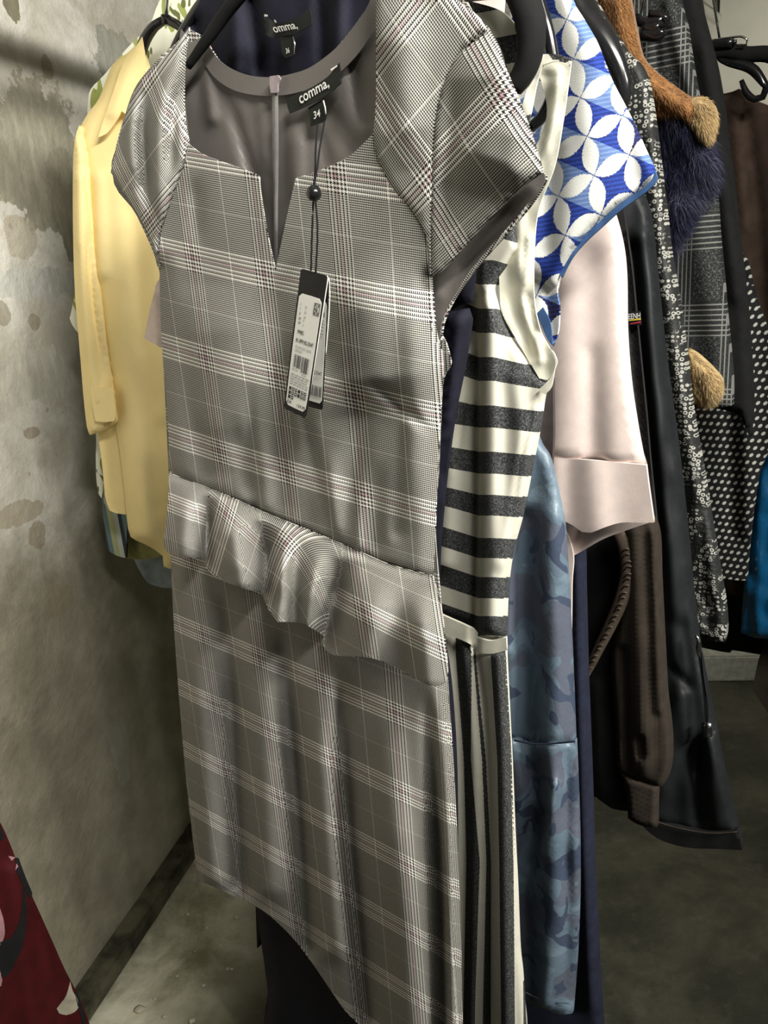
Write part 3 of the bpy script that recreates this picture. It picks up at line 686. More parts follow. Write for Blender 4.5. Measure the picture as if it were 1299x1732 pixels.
wt('4055268', .14, .40, .700, .712, 'ink2'); wt('341507', .55, .76, .715, .727, 'ink2')
ln = []
for k in range(5):
    b = .738 + k*.017; a = .12
    while a < .86:
        w_ = rnd.uniform(.05, .18); ln.append((a, min(.9, a+w_), b, b+.006)); a += w_+.025
rects('print', ln, hf, T, iw, M['ink2'], c1)
sq = []
for r_, n_ in ((0, 6), (1, 6), (2, 2)):
    for k in range(n_): sq.append((.12+k*.13, .12+k*.13+.095, .832+r_*.030, .832+r_*.030+.022))
rects('print', sq, hf, T, iw, M['ink'], c1)
rects('print', [(a+.03, a1-.03, b+.006, b1-.006) for i, (a, a1, b, b1) in enumerate(sq) if i % 3], hf, T, iw+.0003, M['paper'], c1)
wt('EUR', .11, .30, .928, .948); wt('129,99', .55, .90, .930, .952)
for bb, tx in ((.27, '99.82'), (.72, '2.0547')): write('print', tx, hb, T, TW-.0085-.00003*80, M['ink'], c2, .35, .85, bb, bb+.03)
rects('print', [(.1, .8, .33+k*.025, .335+k*.025+.006) for k in range(5)], hb, T, TW-.0085-.00003*60, M['ink2'], c2)
rects('barcode', [(.12+k*.09, .12+k*.09+(.05 if k % 3 else .03), .83, .91) for k in range(9)], hb, T, TW-.0085-.00003*170, M['ink'], c2)

# ---------------------------------------------------------------- navy dress behind the plaid one
P1 = HP(.066)
nd = thing('navy_dress', 'dark navy sleeveless dress with black neck label directly behind the plaid dress', 'dress', P1.at(560, 700))
cloth('back_panel', [(262, 150), (290, 90), (330, 20), (360, -60), (640, -60), (690, 60), (690, 300), (560, 420), (330, 300), (300, 180), (285, 128)], P1, M['navy'], nd,
      [([(425, 0), (440, 120)], 9, -.010), ([(395, 0), (400, 120)], 12, .008), ([(540, -20), (545, 100)], 9, -.008), ([(575, -20), (570, 100)], 12, .008), ([(330, 40), (350, 140)], 14, -.01)], (.003, 50), .004, step=9, w0=0.0)
cloth('front_panel', [(640, 60), (700, 100), (760, 300), (800, 420), (797, 512), (784, 514), (768, 520), (764, 524), (790, 522), (796, 540), (784, 620), (770, 690), (758, 770), (749, 850), (742, 940), (740, 1040), (756, 1120), (766, 1220), (771, 1340), (772, 1560), (778, 1800), (430, 1800), (452, 1700), (448, 1640), (440, 1580), (433, 1500), (420, 1200), (400, 900), (420, 500), (500, 350)], P1, M['navy'], nd,
      [([(775, 540), (765, 640), (752, 800), (745, 1100)], 10, .006), ([(755, 560), (745, 800)], 8, -.006)], (.003, 60), .005, edge=(20, .010), step=12, w0=.010)
nl = cloth('brand_label', [(446, 27), (458, 34), (468, 40), (490, 34), (510, 25), (524, 13), (527, 30), (526, 44), (515, 48), (500, 58), (484, 60), (462, 64), (449, 58)], P1, M['label'], nd, [([(465, 30), (466, 64)], 8, -.004)], (0, 20), .0008, step=5, w0=.016)
write('lettering', 'omma,', [(460, 46), (501, 39), (505, 50), (466, 58)], P1, .0185, M['white_thread'], nl, 0, 1, .0, 1.0)
rects('stitch', [(0, 1, 0, 1)], [(447, 24), (453, 25), (453, 28), (447, 28)], P1, .0195, M['white_thread'], nl)
rects('stitch', [(0, 1, 0, 1)], [(463, 33), (466, 34), (468, 38), (465, 38)], P1, .0195, M['white_thread'], nl)
ns = cloth('size_label', [(474, 62), (494, 58), (498, 84), (496, 94), (484, 98), (477, 90)], P1, M['label'], nd, [], (0, 20), .0008, step=5, w0=.015)
write('lettering', '36', [(483, 82), (489, 80), (490, 89), (484, 91)], P1, .0175, M['white_thread'], ns, 0, 1, 0, 1)
tube('thread_loop', [P1.at(x, y, .018) for x, y in ((496, 62), (499, 76), (498, 92))], .0008, M['steel'], ns, 6)
hanger('black hanger inside the navy dress', HP(.074), (470, -90), [[(470, -90), (400, -45), (350, -5), (312, 50), (283, 110)], [(470, -90), (560, -70), (640, -40)]], 'gloss', .074, .0, .0055, top=rail_pt(.074, .60))

# ---------------------------------------------------------------- black and ivory striped dress
P2 = HP(.108)
sd = thing('striped_dress', 'black and ivory striped sleeveless dress, cross stripes above, long stripes below the waist', 'dress', P2.at(850, 900))
YK = [-200, 358, 399, 440, 481, 522, 563, 604, 644, 686, 723, 764, 801, 837, 872, 910, 944, 976, 1012, 1042, 1075, 1105, 1140]
def suv(V, P3, pl, w):
    x, y = V[:, 0], V[:, 1]
    sl_ = np.interp(y, [450, 620, 700, 790, 870, 1060], [.45, .38, .14, .18, .31, .36])
    yy = y + np.where(x < 809, sl_*(809-x), 0) - np.where(x > 835, np.interp(y, [560, 700, 900], [.30, .12, .06])*(x-835), 0)
    ph = np.interp(yy, [358+i*41 for i in range(-14, 0)] + YK[1:-1], [i*.5 for i in range(-14, 0)] + [i*.5 for i in range(len(YK)-2)])
    return np.stack([x*.001, ph + .0], 1)
BX = {1060: (771, 800, 801, 803, 829, 852), 1110: (771, 799, 801, 803, 830, 854), 1284: (785, 796, 816, 821, 841, 864), 1458: (789, 812, 823, 830, 844, 869), 1696: (784, 804, 817, 830, 847, 871), 1800: (782, 803, 816, 830, 848, 872)}
def sku(V, P3, pl, w):
    ks = sorted(BX); out = np.zeros(len(V))
    A = np.array([[v for v in BX[k]] for k in ks], float)
    for n_, (x, y) in enumerate(V):
        b = [float(np.interp(y, ks, A[:, c])) for c in range(6)]
        xs = [b[0]-70, b[0]-30] + b + [b[5]+14, b[5]+30]
        out[n_] = np.interp(x, xs, [-.5, 0, .5, 1.0, 1.5, 2.0, 2.5, 3.0, 3.5, 4.0]) + .5
    return np.stack([out, V[:, 1]*.001], 1)
cloth('bodice', [(700, 480), (790, 470), (800, 420), (830, 380), (870, 340), (880, 420), (866, 440), (845, 475), (838, 497), (846, 530), (862, 560), (880, 590), (905, 628), (922, 645), (934, 640), (930, 655), (922, 668), (914, 720), (900, 790), (884, 870), (868, 930), (860, 985), (857, 1040), (856, 1078), (830, 1082), (803, 1072), (800, 1062), (770, 1050), (735, 1040), (690, 1020), (680, 800), (690, 600)],
      P2, M['strip_h'], sd, [([(809, 500), (807, 650), (806, 850), (802, 1060)], 8, -.012), ([(830, 520), (832, 700), (830, 1060)], 20, .012), ([(775, 600), (765, 750), (752, 950)], 18, .010), ([(790, 560), (788, 640), (772, 760), (765, 800)], 7, -.008, 2), ([(898, 700), (878, 800), (858, 960)], 5, -.003), ([(870, 640), (880, 760), (850, 950)], 18, .006)],
      (.002, 50), .003, edge=(16, .014), step=6, uv=suv, sharp=40, tilt=lambda V: -.022*np.clip((814-V[:, 0])/16, 0, 1))
cloth('armhole_facing', [(906, 104), (930, 96), (966, 103), (960, 150), (952, 205), (938, 280), (912, 350), (904, 410), (903, 500), (913, 556), (930, 590), (939, 610), (936, 630), (926, 643), (912, 640), (896, 612), (872, 572), (850, 530), (845, 490), (845, 400), (860, 330), (900, 260), (925, 190)], HP(.122), M['ivory'], sd,
      [([(945, 120), (930, 230), (885, 340), (882, 480), (915, 610)], 7, .003), ([(925, 130), (910, 250), (862, 380), (862, 500), (900, 600)], 9, -.004), ([(890, 500), (905, 560)], 5, -.004), ([(895, 400), (890, 480)], 4, .003)], (.003, 22), .002, step=6, w0=.006)
cloth('armhole_hem', [(930, 590), (939, 610), (936, 630), (926, 645), (910, 660), (922, 667), (932, 655), (938, 625), (942, 612), (936, 596)], P2, M['ivory'], sd, [], (.001, 20), .002, step=5, w0=.004)
cloth('neckline', [(790, 0), (850, 20), (882, 60), (884, 90), (878, 110), (862, 130), (842, 70), (815, 44)], P2, M['strip_h'], sd, [], (.002, 30), .002, step=7, uv=lambda V, a, b, c: np.stack([V[:, 0]*.001, V[:, 1]*.0105-.35+V[:, 0]*.002], 1))
cloth('shoulder', [(892, 96), (915, 92), (945, 92), (966, 100), (962, 112), (940, 104), (918, 110), (908, 140), (898, 190), (888, 225), (870, 240), (880, 190), (896, 130)], HP(.100), M['strip_h'], sd, [], (.002, 20), .002, step=5, w0=.004, uv=lambda V, a, b, c: np.stack([V[:, 0]*.001, np.where(V[:, 1] > 195, .2, np.where((V[:, 0] > 930) & (V[:, 1] < 103), .2, .8))], 1))
cloth('waistband', [(700, 1010), (740, 1036), (800, 1064), (806, 1078), (830, 1084), (856, 1078), (857, 1100), (830, 1106), (802, 1102), (796, 1090), (755, 1072), (700, 1050)], P2, M['ivory'], sd, [([(804, 1060), (802, 1104)], 6, -.008)], (.001, 30), .003, step=6, w0=.006)
cloth('skirt', [(700, 1040), (755, 1072), (798, 1090), (803, 1100), (830, 1104), (856, 1098), (858, 1140), (862, 1220), (866, 1300), (870, 1400), (875, 1500), (879, 1600), (884, 1650), (889, 1740), (890, 1830), (700, 1830), (690, 1400)], P2, M['strip_v'], sd,
      [([(803, 1100), (818, 1220), (826, 1400), (823, 1732)], 7, -.008), ([(840, 1110), (850, 1300), (856, 1732)], 15, .012), ([(785, 1080), (802, 1280), (803, 1500), (795, 1732)], 12, .008), ([(768, 1080), (784, 1280), (786, 1732)], 7, -.008)],
      (.002, 70), .003, edge=(10, .006), step=4.5, uv=sku, sharp=40, tilt=lambda V: -.008*np.clip((np.interp(V[:, 1], [1100, 1284, 1458, 1732], [803, 822, 830, 828])-V[:, 0])/8, 0, 1))
cloth('hem_fold', [(872, 1640), (882, 1650), (888, 1700), (891, 1740), (890, 1830), (878, 1830), (877, 1740)], HP(.125), M['strip_v'], sd, [], (0, 20), .002, step=7, uv=lambda V, a, b, c: np.stack([np.where(V[:, 0] < 886, .2, .8), V[:, 1]*.01], 1))
hg = hanger('black velvet hanger with rounded shoulder carrying the striped dress', HP(.090), (690, -90), [[(690, -90), (790, -70), (860, -40), (893, 20), (898, 80), (886, 122), (868, 148)]], 'velvet', .09, 0, [.008, .009, .011, .013, .014, .012, .009], top=rail_pt(.09, .52))
hg2 = hanger('black plastic hanger end showing through the striped dress armhole', HP(.128), (760, -90), [[(760, -90), (880, -50), (920, 30), (936, 110), (934, 160), (918, 196), (898, 216)]], 'gloss', .128, 0, [.005, .006, .006, .006, .006, .006, .005], top=rail_pt(.128, .50))

# ---------------------------------------------------------------- blue and white petal blouse
P3_ = HP(.160)
pb = thing('patterned_blouse', 'blue blouse with white raised petal pattern and short flared sleeve', 'blouse', P3_.at(1000, 300))
E1 = np.array([11.5, 66.0]); E2 = np.array([60.0, -35.0]); INV = np.linalg.inv(np.array([E2, E1]).T)
def puv(V, P3, pl, w):
    q = (V - np.array([993.0, 231.0]))@INV.T; return q
cloth('sleeve', [(860, -60), (955, -60), (968, 0), (985, 30), (1006, 66), (1020, 100), (1034, 136), (1056, 178), (1074, 214), (1090, 250), (1107, 288), (1104, 306), (1090, 318), (1060, 338), (1030, 362), (1004, 386), (980, 410), (962, 432), (948, 462), (942, 492), (920, 480), (880, 460), (860, 300), (850, 100)],
      P3_, M['petals'], pb, [([(960, 0), (990, 140), (985, 300), (950, 420)], 50, .014, 0), ([(1060, 200), (1070, 300)], 30, -.006), ([(930, 260), (925, 420)], 18, -.010)], (.003, 50), .004, edge=(14, .010), step=7, uv=puv, sharp=40)
cloth('body', [(660, 170), (760, 120), (850, 165), (880, 200), (880, 460), (900, 540), (880, 700), (660, 660)], HP(.170), M['petals'], pb, [], (.003, 60), .005, step=12, uv=puv)
cloth('side_panel', [(890, 430), (946, 440), (942, 492), (946, 520), (944, 560), (936, 584), (925, 566), (912, 540), (900, 500)], HP(.166), M['petals'], pb, [([(925, 480), (935, 575)], 8, -.004)], (.002, 30), .003, step=6, uv=puv)
cloth('sleeve_binding', [(1107, 288), (1111, 300), (1106, 312), (1086, 330), (1052, 354), (1018, 384), (990, 410), (968, 436), (950, 470), (946, 462), (962, 430), (980, 408), (1004, 384), (1030, 360), (1060, 336), (1090, 316), (1103, 302)], HP(.163), M['blue_edge'], pb, [], (.001, 20), .003, step=5, sharp=60)
cloth('lining', [(908, 530), (918, 520), (930, 545), (934, 580), (936, 586), (925, 572)], HP(.172), M['blue_edge'], pb, [], (0, 20), .002, step=5, w0=.012)
hanger('glossy black plastic hanger behind the blue petal blouse', HP(.188), (800, -90), [[(800, -90), (930, -40), (985, 30), (1022, 74), (1046, 118), (1056, 158), (1048, 190)]], 'gloss', .188, 0, [.006, .008, .012, .014, .013, .009, .005], top=rail_pt(.188, .50))

# ---------------------------------------------------------------- blue leaf-camouflage dress
P4 = HP(.205)
cdz = thing('camouflage_dress', 'satin dress in shades of blue with leaf camouflage print, below the pink sleeve', 'dress', P4.at(920, 1300))
cloth('bodice', [(660, 60), (840, 40), (870, 300), (900, 690), (930, 780), (950, 868), (956, 920), (960, 980), (964, 1060), (968, 1150), (972, 1254), (930, 1258), (885, 1256), (800, 1240), (660, 1210)], P4, M['camo'], cdz,
      [([(890, 880), (885, 1000), (890, 1250)], 20, -.016), ([(930, 880), (935, 1050), (935, 1250)], 26, .012), ([(865, 880), (860, 1100)], 12, .010), ([(955, 1000), (962, 1250)], 10, -.006)], (.005, 40), .006, edge=(10, .008), step=8, sharp=40)
cloth('skirt', [(660, 1208), (800, 1238), (885, 1252), (930, 1257), (973, 1252), (976, 1320), (979, 1420), (979, 1520), (975, 1620), (968, 1714), (945, 1716), (922, 1706), (900, 1702), (884, 1690), (800, 1675), (660, 1640)], P4, M['camo'], cdz,
      [([(893, 1260), (905, 1330), (890, 1480), (895, 1690)], 14, -.016), ([(930, 1260), (938, 1420), (925, 1700)], 22, .014), ([(962, 1260), (958, 1400), (966, 1690)], 12, -.008), ([(915, 1380), (900, 1460)], 12, -.01), ([(940, 1330), (915, 1440)], 12, .008)], (.006, 34), .006, edge=(10, .008), step=7, sharp=40, w0=.003)
ptube('waist_seam', [(870, 1252), (900, 1258), (930, 1258), (972, 1254)], P4, .0012, M['navywool'], cdz, w=.016)
ptube('hem_seam', [(884, 1676), (920, 1692), (968, 1698)], P4, .0008, M['camo'], cdz, w=.010)

# ---------------------------------------------------------------- taupe top between stripes and pink
P6 = HP(.232)
tp = cloth('taupe_top', [(660, 60), (860, 40), (890, 300), (910, 620), (935, 640), (935, 760), (925, 830), (905, 868), (870, 880), (660, 850)], P6, M['taupe'], None, [([(905, 660), (890, 860)], 10, .006)], (.003, 40), .006, step=9)
tag(tp, 'dark taupe top seen as a thin strip between the striped dress and the pink shirt', 'top')

# ---------------------------------------------------------------- pale pink shirt
P7 = HP(.250)
pk = thing('pink_shirt', 'pale pink cotton shirt with wide short sleeve and stitched cuff', 'shirt', P7.at(1000, 600))
cloth('body', [(660, 20), (880, 0), (950, 60), (985, 200), (900, 320), (905, 860), (955, 930), (958, 1078), (800, 1050), (660, 1010)], HP(.262), M['pink'], pk, [], (.003, 60), .006, step=12)
cloth('sleeve', [(880, 200), (1000, 220), (1030, 330), (1050, 400), (1058, 460), (1060, 560), (1066, 640), (1076, 710), (1087, 770), (1093, 788), (1050, 784), (980, 778), (914, 775), (914, 700), (918, 640), (880, 600)], P7, M['pink'], pk,
      [([(960, 480), (955, 780)], 40, .010), ([(1030, 420), (1040, 780)], 30, .006), ([(1000, 600), (1005, 780)], 14, -.003)], (.002, 90), .005, edge=(10, .006), step=10, sharp=40)
cloth('cuff', [(914, 774), (980, 777), (1050, 783), (1093, 787), (1097, 820), (1106, 884), (1080, 884), (1050, 884), (1020, 893), (1000, 901), (985, 900), (960, 884), (912, 871)], P7, M['pink'], pk,
      [([(1000, 780), (1010, 890)], 30, .006), ([(940, 780), (940, 870)], 16, .004)], (.0015, 60), .004, step=8, w0=.003, sharp=35)
cloth('cuff_inside', [(925, 860), (1000, 880), (1104, 882), (1060, 897), (1020, 912), (985, 932), (962, 944), (952, 900), (930, 872)], HP(.262), M['pink'], pk, [([(990, 890), (975, 930)], 14, -.006)], (.001, 40), .003, step=8, sharp=40)
cloth('side_panel', [(940, 860), (968, 930), (967, 990), (966, 1084), (960, 1040), (950, 940)], HP(.258), M['pink'], pk, [], (.001, 30), .003, step=6)
cloth('sleeve', [(330, 380), (270, 470), (262, 490), (252, 530), (244, 573), (262, 582), (290, 592), (420, 600), (420, 420)], HP(.125), M['pink'], pk, [([(262, 500), (268, 580)], 9, .005)], (.002, 40), .004, step=8)

# ---------------------------------------------------------------- long navy skirt
P8 = HP(.300)
nw = cloth('navy_wool_dress', [(660, 60), (860, 40), (930, 120), (950, 400), (965, 700), (985, 905), (988, 1000), (992, 1150), (998, 1300), (1003, 1450), (1010, 1600), (1016, 1700), (1020, 1760), (1024, 1830), (960, 1800), (700, 1740), (660, 1200)], P8, M['navywool'], None,
           [([(978, 960), (985, 1300), (1000, 1700)], 10, .010), ([(960, 1300), (965, 1700)], 12, -.008)], (.003, 60), .010, edge=(14, .012), step=9)
tag(nw, 'long dark navy wool dress just right of the blue camouflage dress', 'dress')
bt = cloth('black_trousers', [(420, 640), (700, 640), (760, 1380), (800, 1700), (800, 1900), (440, 1900), (446, 1732), (453, 1680), (452, 1640), (440, 1580), (432, 1525)], HP(.160), M['black'], None, [([(520, 1500), (540, 1850)], 20, .01)], (.003, 60), .012, step=14, edge=(20, .015))
tag(bt, 'black trousers showing below the hem of the plaid dress', 'trousers')
bg = cloth('beige_trousers', [(560, 660), (640, 660), (636, 1560), (640, 1780), (640, 1860), (562, 1860), (556, 1740), (556, 1690)], HP(.140), M['beige'], None, [([(570, 1600), (572, 1850)], 9, .008)], (.002, 40), .008, step=10)
tag(bg, 'beige trouser leg showing below the plaid dress hem beside the black trousers', 'trousers')

# ---------------------------------------------------------------- brown knit cardigan
P9 = HP(.360)
cg = thing('brown_cardigan', 'dark brown ribbed knit cardigan with braided edge hanging below the pink cuff', 'cardigan', P9.at(1080, 1150))
cloth('body', [(660, 40), (900, 0), (960, 40), (1000, 150), (1026, 330), (1046, 600), (1070, 860), (1080, 1100), (1080, 1360), (1062, 1372), (1036, 1368), (1012, 1352), (990, 1345), (840, 1330), (660, 1300)], HP(.385), M['black'], cg, [([(1010, 1160), (1020, 1340)], 10, .008)], (.004, 50), .008, step=9, sharp=40)
ru = lambda V, a, b, c: np.stack([V[:, 0]*.01, V[:, 1]*.01], 1)
sle = cloth('sleeve', [(990, 260), (1022, 300), (1040, 450), (1052, 600), (1070, 740), (1092, 850), (1112, 900), (1116, 980), (1121, 1080), (1126, 1170), (1133, 1230), (1135, 1275), (1131, 1308), (1122, 1328), (1112, 1334), (1080, 1322), (1052, 1312), (1043, 1290), (1038, 1200), (1034, 1110), (1046, 1040), (1052, 960), (1046, 860), (1030, 700), (1000, 450)], P9, M['brownknit'], cg,
            [([(1072, 900), (1082, 1100), (1090, 1300)], 16, .012), ([(1052, 1100), (1060, 1300)], 8, -.008), ([(1105, 900), (1115, 1200)], 9, .008), ([(1082, 1240), (1086, 1290)], 8, -.012, 2)] + [([(1058+k*5.2, 900), (1052+k*8, 1120), (1050+k*8.6, 1300)], 1.7, .0022) for k in range(10)], (.003, 40), .012, edge=(12, .016), step=4.5, sharp=50)
cloth('sleeve_cuff', [(1052, 1310), (1080, 1320), (1113, 1332), (1111, 1360), (1111, 1400), (1090, 1398), (1074, 1392), (1062, 1384), (1060, 1350)], P9, M['brownknit'], cg, [([(1060+k*6, 1312), (1066+k*6, 1395)], 1.8, .002) for k in range(9)], (.002, 30), .010, step=4.5, w0=.002, edge=(8, .01), sharp=50)
ptube('braided_edge', [(1040, 890), (1058, 930), (1062, 968), (1052, 1012), (1032, 1058), (1008, 1106), (990, 1146), (988, 1156)], P9, [.009, .010, .010, .010, .009, .008, .007, .003], M['brownrib'], cg, w=.006, flat=((Nv[0], Nv[1], 0), .45))
for k in range(22):
    t_ = k/21.0; c_ = catmull([(1058, 930), (1062, 968), (1052, 1012), (1032, 1058), (1008, 1106), (990, 1146)], 4, False, 80); q = c_[int(t_*(len(c_)-2))]
    if k % 1 == 0: ptube('braid_stitch', [(q[0]-6, q[1]+5), (q[0], q[1]-2), (q[0]+6, q[1]-1)], P9, .0011, M['brownrib'], cg, w=.0115, seg=6, sides=5)

# ---------------------------------------------------------------- black zip jacket with woven tape, black parka
PA = HP(.420)
zj = thing('zip_jacket', 'black jacket with small lettered gold and red tape, just right of the pink shirt', 'jacket', PA.at(1070, 600))
cloth('front', [(660, -20), (940, -60), (975, -40), (1005, 0), (1030, 60), (1042, 140), (1046, 240), (1050, 320), (1058, 380), (1068, 450), (1076, 530), (1085, 620), (1093, 700), (1100, 780), (1112, 900), (1118, 990), (1080, 1000), (1000, 990), (660, 940)], PA, plain('dark_ribbed_black', (.022, .020, .020), .9), zj,
      [([(1054, 400), (1068, 560), (1090, 800)], 5, -.006), ([(1045, 400), (1058, 560), (1076, 780)], 4, .004)], (.002, 40), .006, step=7)
ta = cloth('woven_tape', [(1062, 528), (1083, 526), (1085, 550), (1065, 550)], PA, M['black'], zj, [], (0, 20), .001, step=5, w0=.007)
write('lettering', 'EENH', [(1063, 531), (1083, 529), (1083, 538), (1063, 540)], PA, .0085, M['white_thread'], ta, 0, 1, 0, 1)
rects('gold_thread', [(0, 1, 0, 1)], [(1063, 541), (1084, 538), (1084, 541), (1063, 543)], PA, .0085, M['yel_thread'], ta)
rects('red_thread', [(0, 1, 0, 1)], [(1066, 547), (1084, 543), (1084, 546), (1066, 549)], PA, .0085, M['red_thread'], ta)
PB = HP(.490)
pa = thing('black_parka', 'long black padded parka with silver toggle cord, its hem nearly at the floor', 'parka', PB.at(1150, 1200))
cloth('body', [(660, 0), (930, -30), (985, 0), (1020, 50), (1040, 120), (1056, 220), (1074, 300), (1096, 360), (1106, 440), (1116, 540), (1128, 640), (1142, 740), (1156, 860), (1168, 980), (1178, 1070), (1192, 1150), (1206, 1220), (1222, 1300), (1238, 1370), (1248, 1408), (1200, 1410), (1150, 1402), (1100, 1388), (1060, 1362), (1000, 1346), (840, 1330), (660, 1300)], PB, M['blackcoat'], pa,
      [([(1085, 400), (1110, 700), (1140, 1000), (1165, 1250)], 16, .016), ([(1070, 420), (1095, 700), (1115, 900)], 9, -.012), ([(1150, 1060), (1180, 1300)], 14, -.010), ([(1130, 1120), (1170, 1170)], 8, -.008, 2), ([(1140, 1180), (1120, 1330)], 20, .014), ([(1200, 1250), (1215, 1390)], 16, .012), ([(1175, 1260), (1180, 1390)], 10, -.010)],
      (.009, 36), .014, edge=(12, .014), step=7, sharp=45)
cloth('hem_band', [(1060, 1358), (1100, 1386), (1150, 1400), (1200, 1409), (1249, 1407), (1255, 1438), (1215, 1436), (1165, 1434), (1120, 1422), (1090, 1400)], PB, M['black'], pa, [], (.002, 30), .014, step=6, w0=.003, sharp=45)
ptube('hem_seam', [(1100, 1387), (1150, 1401), (1200, 1409), (1247, 1407)], PB, .0007, M['brownrib'], pa, w=.010)
ptube('cord', [(1181, 1098), (1186, 1130), (1192, 1180), (1195, 1228)], PB, .0016, M['blackcoat'], pa, w=.016)
ptube('cord', [(1186, 1096), (1190, 1140), (1197, 1190), (1198, 1228)], PB, .0014, M['blackcoat'], pa, w=.017)
tg = ptube('cord_stopper', [(1198, 1222), (1199, 1244)], PB, .0052, M['steel'], pa, w=.018, seg=6)
ptube('cord_stopper', [(1191, 1224), (1193, 1246)], PB, .0042, M['gloss'], pa, w=.018, seg=6)
ptube('snap_hook', [(1177, 1074), (1182, 1084), (1180, 1100), (1186, 1112)], PB, [.002, .0036, .003, .002], M['steel'], pa, w=.016, seg=4)

# ---------------------------------------------------------------- boucle jacket, fur coats, tweed, black coat
PC = HP(.570)
bj = cloth('boucle_jacket', [(660, -20), (930, -50), (990, -20), (1030, 40), (1062, 88), (1082, 108), (1096, 140), (1106, 200), (1116, 280), (1126, 360), (1134, 430), (1148, 510), (1160, 600), (1172, 700), (1188, 790), (1204, 890), (1216, 960), (1226, 1020), (1229, 1062), (1226, 1086), (1200, 1084), (1182, 1076), (1100, 1050), (900, 1010), (660, 970)], PC, M['scales'], None,
           [([(1100, 240), (1120, 450), (1160, 720), (1205, 1000)], 14, .012), ([(1185, 860), (1200, 1060)], 7, -.008)], (.004, 40), .012, edge=(9, .012), step=7)
tag(bj, 'black jacket covered in small silver grey boucle scales, front edge running down to the right', 'jacket')
PD_ = HP(.640)
tc = thing('tan_fur_coat', 'tan coat with short pale fur at the sleeve end, above the navy fur collar', 'coat', PD_.at(1130, 160))
cloth('body', [(660, -20), (960, -40), (1030, 0), (1060, 80), (1096, 200), (1112, 360), (1134, 510), (1172, 790), (1188, 890), (1192, 1000), (900, 950), (660, 900)], HP(.650), M['tan'], tc, [], (.004, 60), .006, step=14)
t1 = cloth('shoulder', [(1000, -60), (1050, -60), (1062, 0), (1072, 50), (1082, 92), (1104, 118), (1135, 142), (1166, 164), (1180, 172), (1176, 210), (1150, 205), (1110, 200), (1060, 150), (1020, 40)], PD_, M['tan'], tc, [([(1045, 0), (1060, 80), (1110, 150), (1170, 190)], 18, .020)], (.003, 30), .02, edge=(14, .02), step=6)
t2 = cloth('fur_trim', [(1160, 172), (1176, 164), (1194, 166), (1206, 182), (1209, 204), (1204, 228), (1196, 244), (1184, 232), (1170, 215), (1156, 196)], PD_, M['palefur'], tc, [([(1184, 180), (1192, 220)], 14, .012)], (.002, 20), .02, edge=(12, .02), step=5, w0=.004)
fur('fur_pile', t1, 12000, .006, M['tanfur'], t1, (0.6, 0, -1), .4, .0003, .35, 3)
fur('fur_pile', t2, 9000, .008, M['palefur'], t2, (0.5, 0, -1), .5, .0003, .35, 4)
t3 = cloth('fur_cuff', [(1160, 590), (1176, 600), (1190, 612), (1204, 626), (1217, 642), (1219, 660), (1208, 678), (1192, 684), (1178, 680), (1165, 660)], PD_, M['palefur'], tc, [([(1190, 630), (1200, 660)], 14, .012)], (.002, 20), .02, edge=(12, .02), step=5)
fur('fur_pile', t3, 7000, .008, M['palefur'], t3, (0.5, 0, -1), .5, .0003, .35, 5)
PE = HP(.660)
nf = thing('navy_fur_coat', 'dark navy coat with fluffy fur collar under the tan shoulder', 'coat', PE.at(1160, 280))
f1 = cloth('fur_collar', [(1080, 130), (1112, 150), (1136, 158), (1160, 176), (1180, 206), (1196, 236), (1206, 264), (1210, 288), (1206, 312), (1192, 330), (1176, 350), (1160, 378), (1146, 402), (1136, 420), (1100, 420), (1080, 300)], PE, M['navyfur'], nf, [([(1150, 190), (1185, 270)], 26, .02), ([(1150, 300), (1150, 380)], 20, .012), ([(1165, 320), (1200, 312)], 8, -.012)], (.006, 26), .02, edge=(18, .03), step=6)
fur('collar_fur', f1, 26000, .018, M['navyfur'], f1, (0.5, 0, -1), .7, .00022, .35, 6)
fur('collar_fur_tips', f1, 9000, .020, M['navyfur2'], f1, (0.5, 0, -1), .7, .0002, .4, 8, only=lambda p: noise.noise((p.x*25, p.y*25, p.z*22)) > .12)
cloth('body', [(660, 0), (960, -20), (1040, 60), (1090, 160), (1120, 360), (1135, 380), (1142, 430), (1142, 560), (1160, 620), (1165, 800), (1170, 960), (660, 860)], HP(.695), M['navy'], nf, [([(1130, 380), (1136, 600)], 8, .008)], (.004, 30), .01, step=8)
PF = HP(.735)
tw = cloth('tweed_jacket', [(660, -40), (940, -60), (1145, -60), (1150, 0), (1160, 40), (1166, 80), (1174, 130), (1182, 170), (1196, 230), (1206, 290), (1212, 340), (1216, 400), (1222, 460), (1228, 530), (1234, 590), (1238, 640), (1238, 686), (1212, 690), (1180, 690), (1100, 680), (660, 620)], PF, M['tweed'], None,
           [([(1130, 0), (1150, 90), (1172, 170)], 12, .012), ([(1108, 60), (1112, 120)], 7, -.010), ([(1180, 380), (1205, 560), (1215, 680)], 24, .012)], (.003, 50), .015, edge=(10, .012), step=7)
tag(tw, 'dark grey checked tweed jacket behind the fur collars', 'jacket')
PG = HP(.820)
bc = cloth('black_coat', [(660, -40), (940, -60), (1172, -60), (1182, 0), (1192, 40), (1202, 78), (1212, 120), (1222, 180), (1228, 230), (1236, 290), (1244, 360), (1252, 430), (1262, 520), (1268, 600), (1272, 680), (1268, 740), (1250, 700), (1200, 690), (1100, 690), (660, 640)], PG, plain('deep_black_wool', (.012, .012, .012), .95), None, [([(1190, 80), (1215, 250), (1245, 500)], 14, .012)], (.004, 50), .02, edge=(12, .016), step=9)
tag(bc, 'plain black wool coat between the tweed jacket and the brown coat', 'coat')
PH = HP(.930)
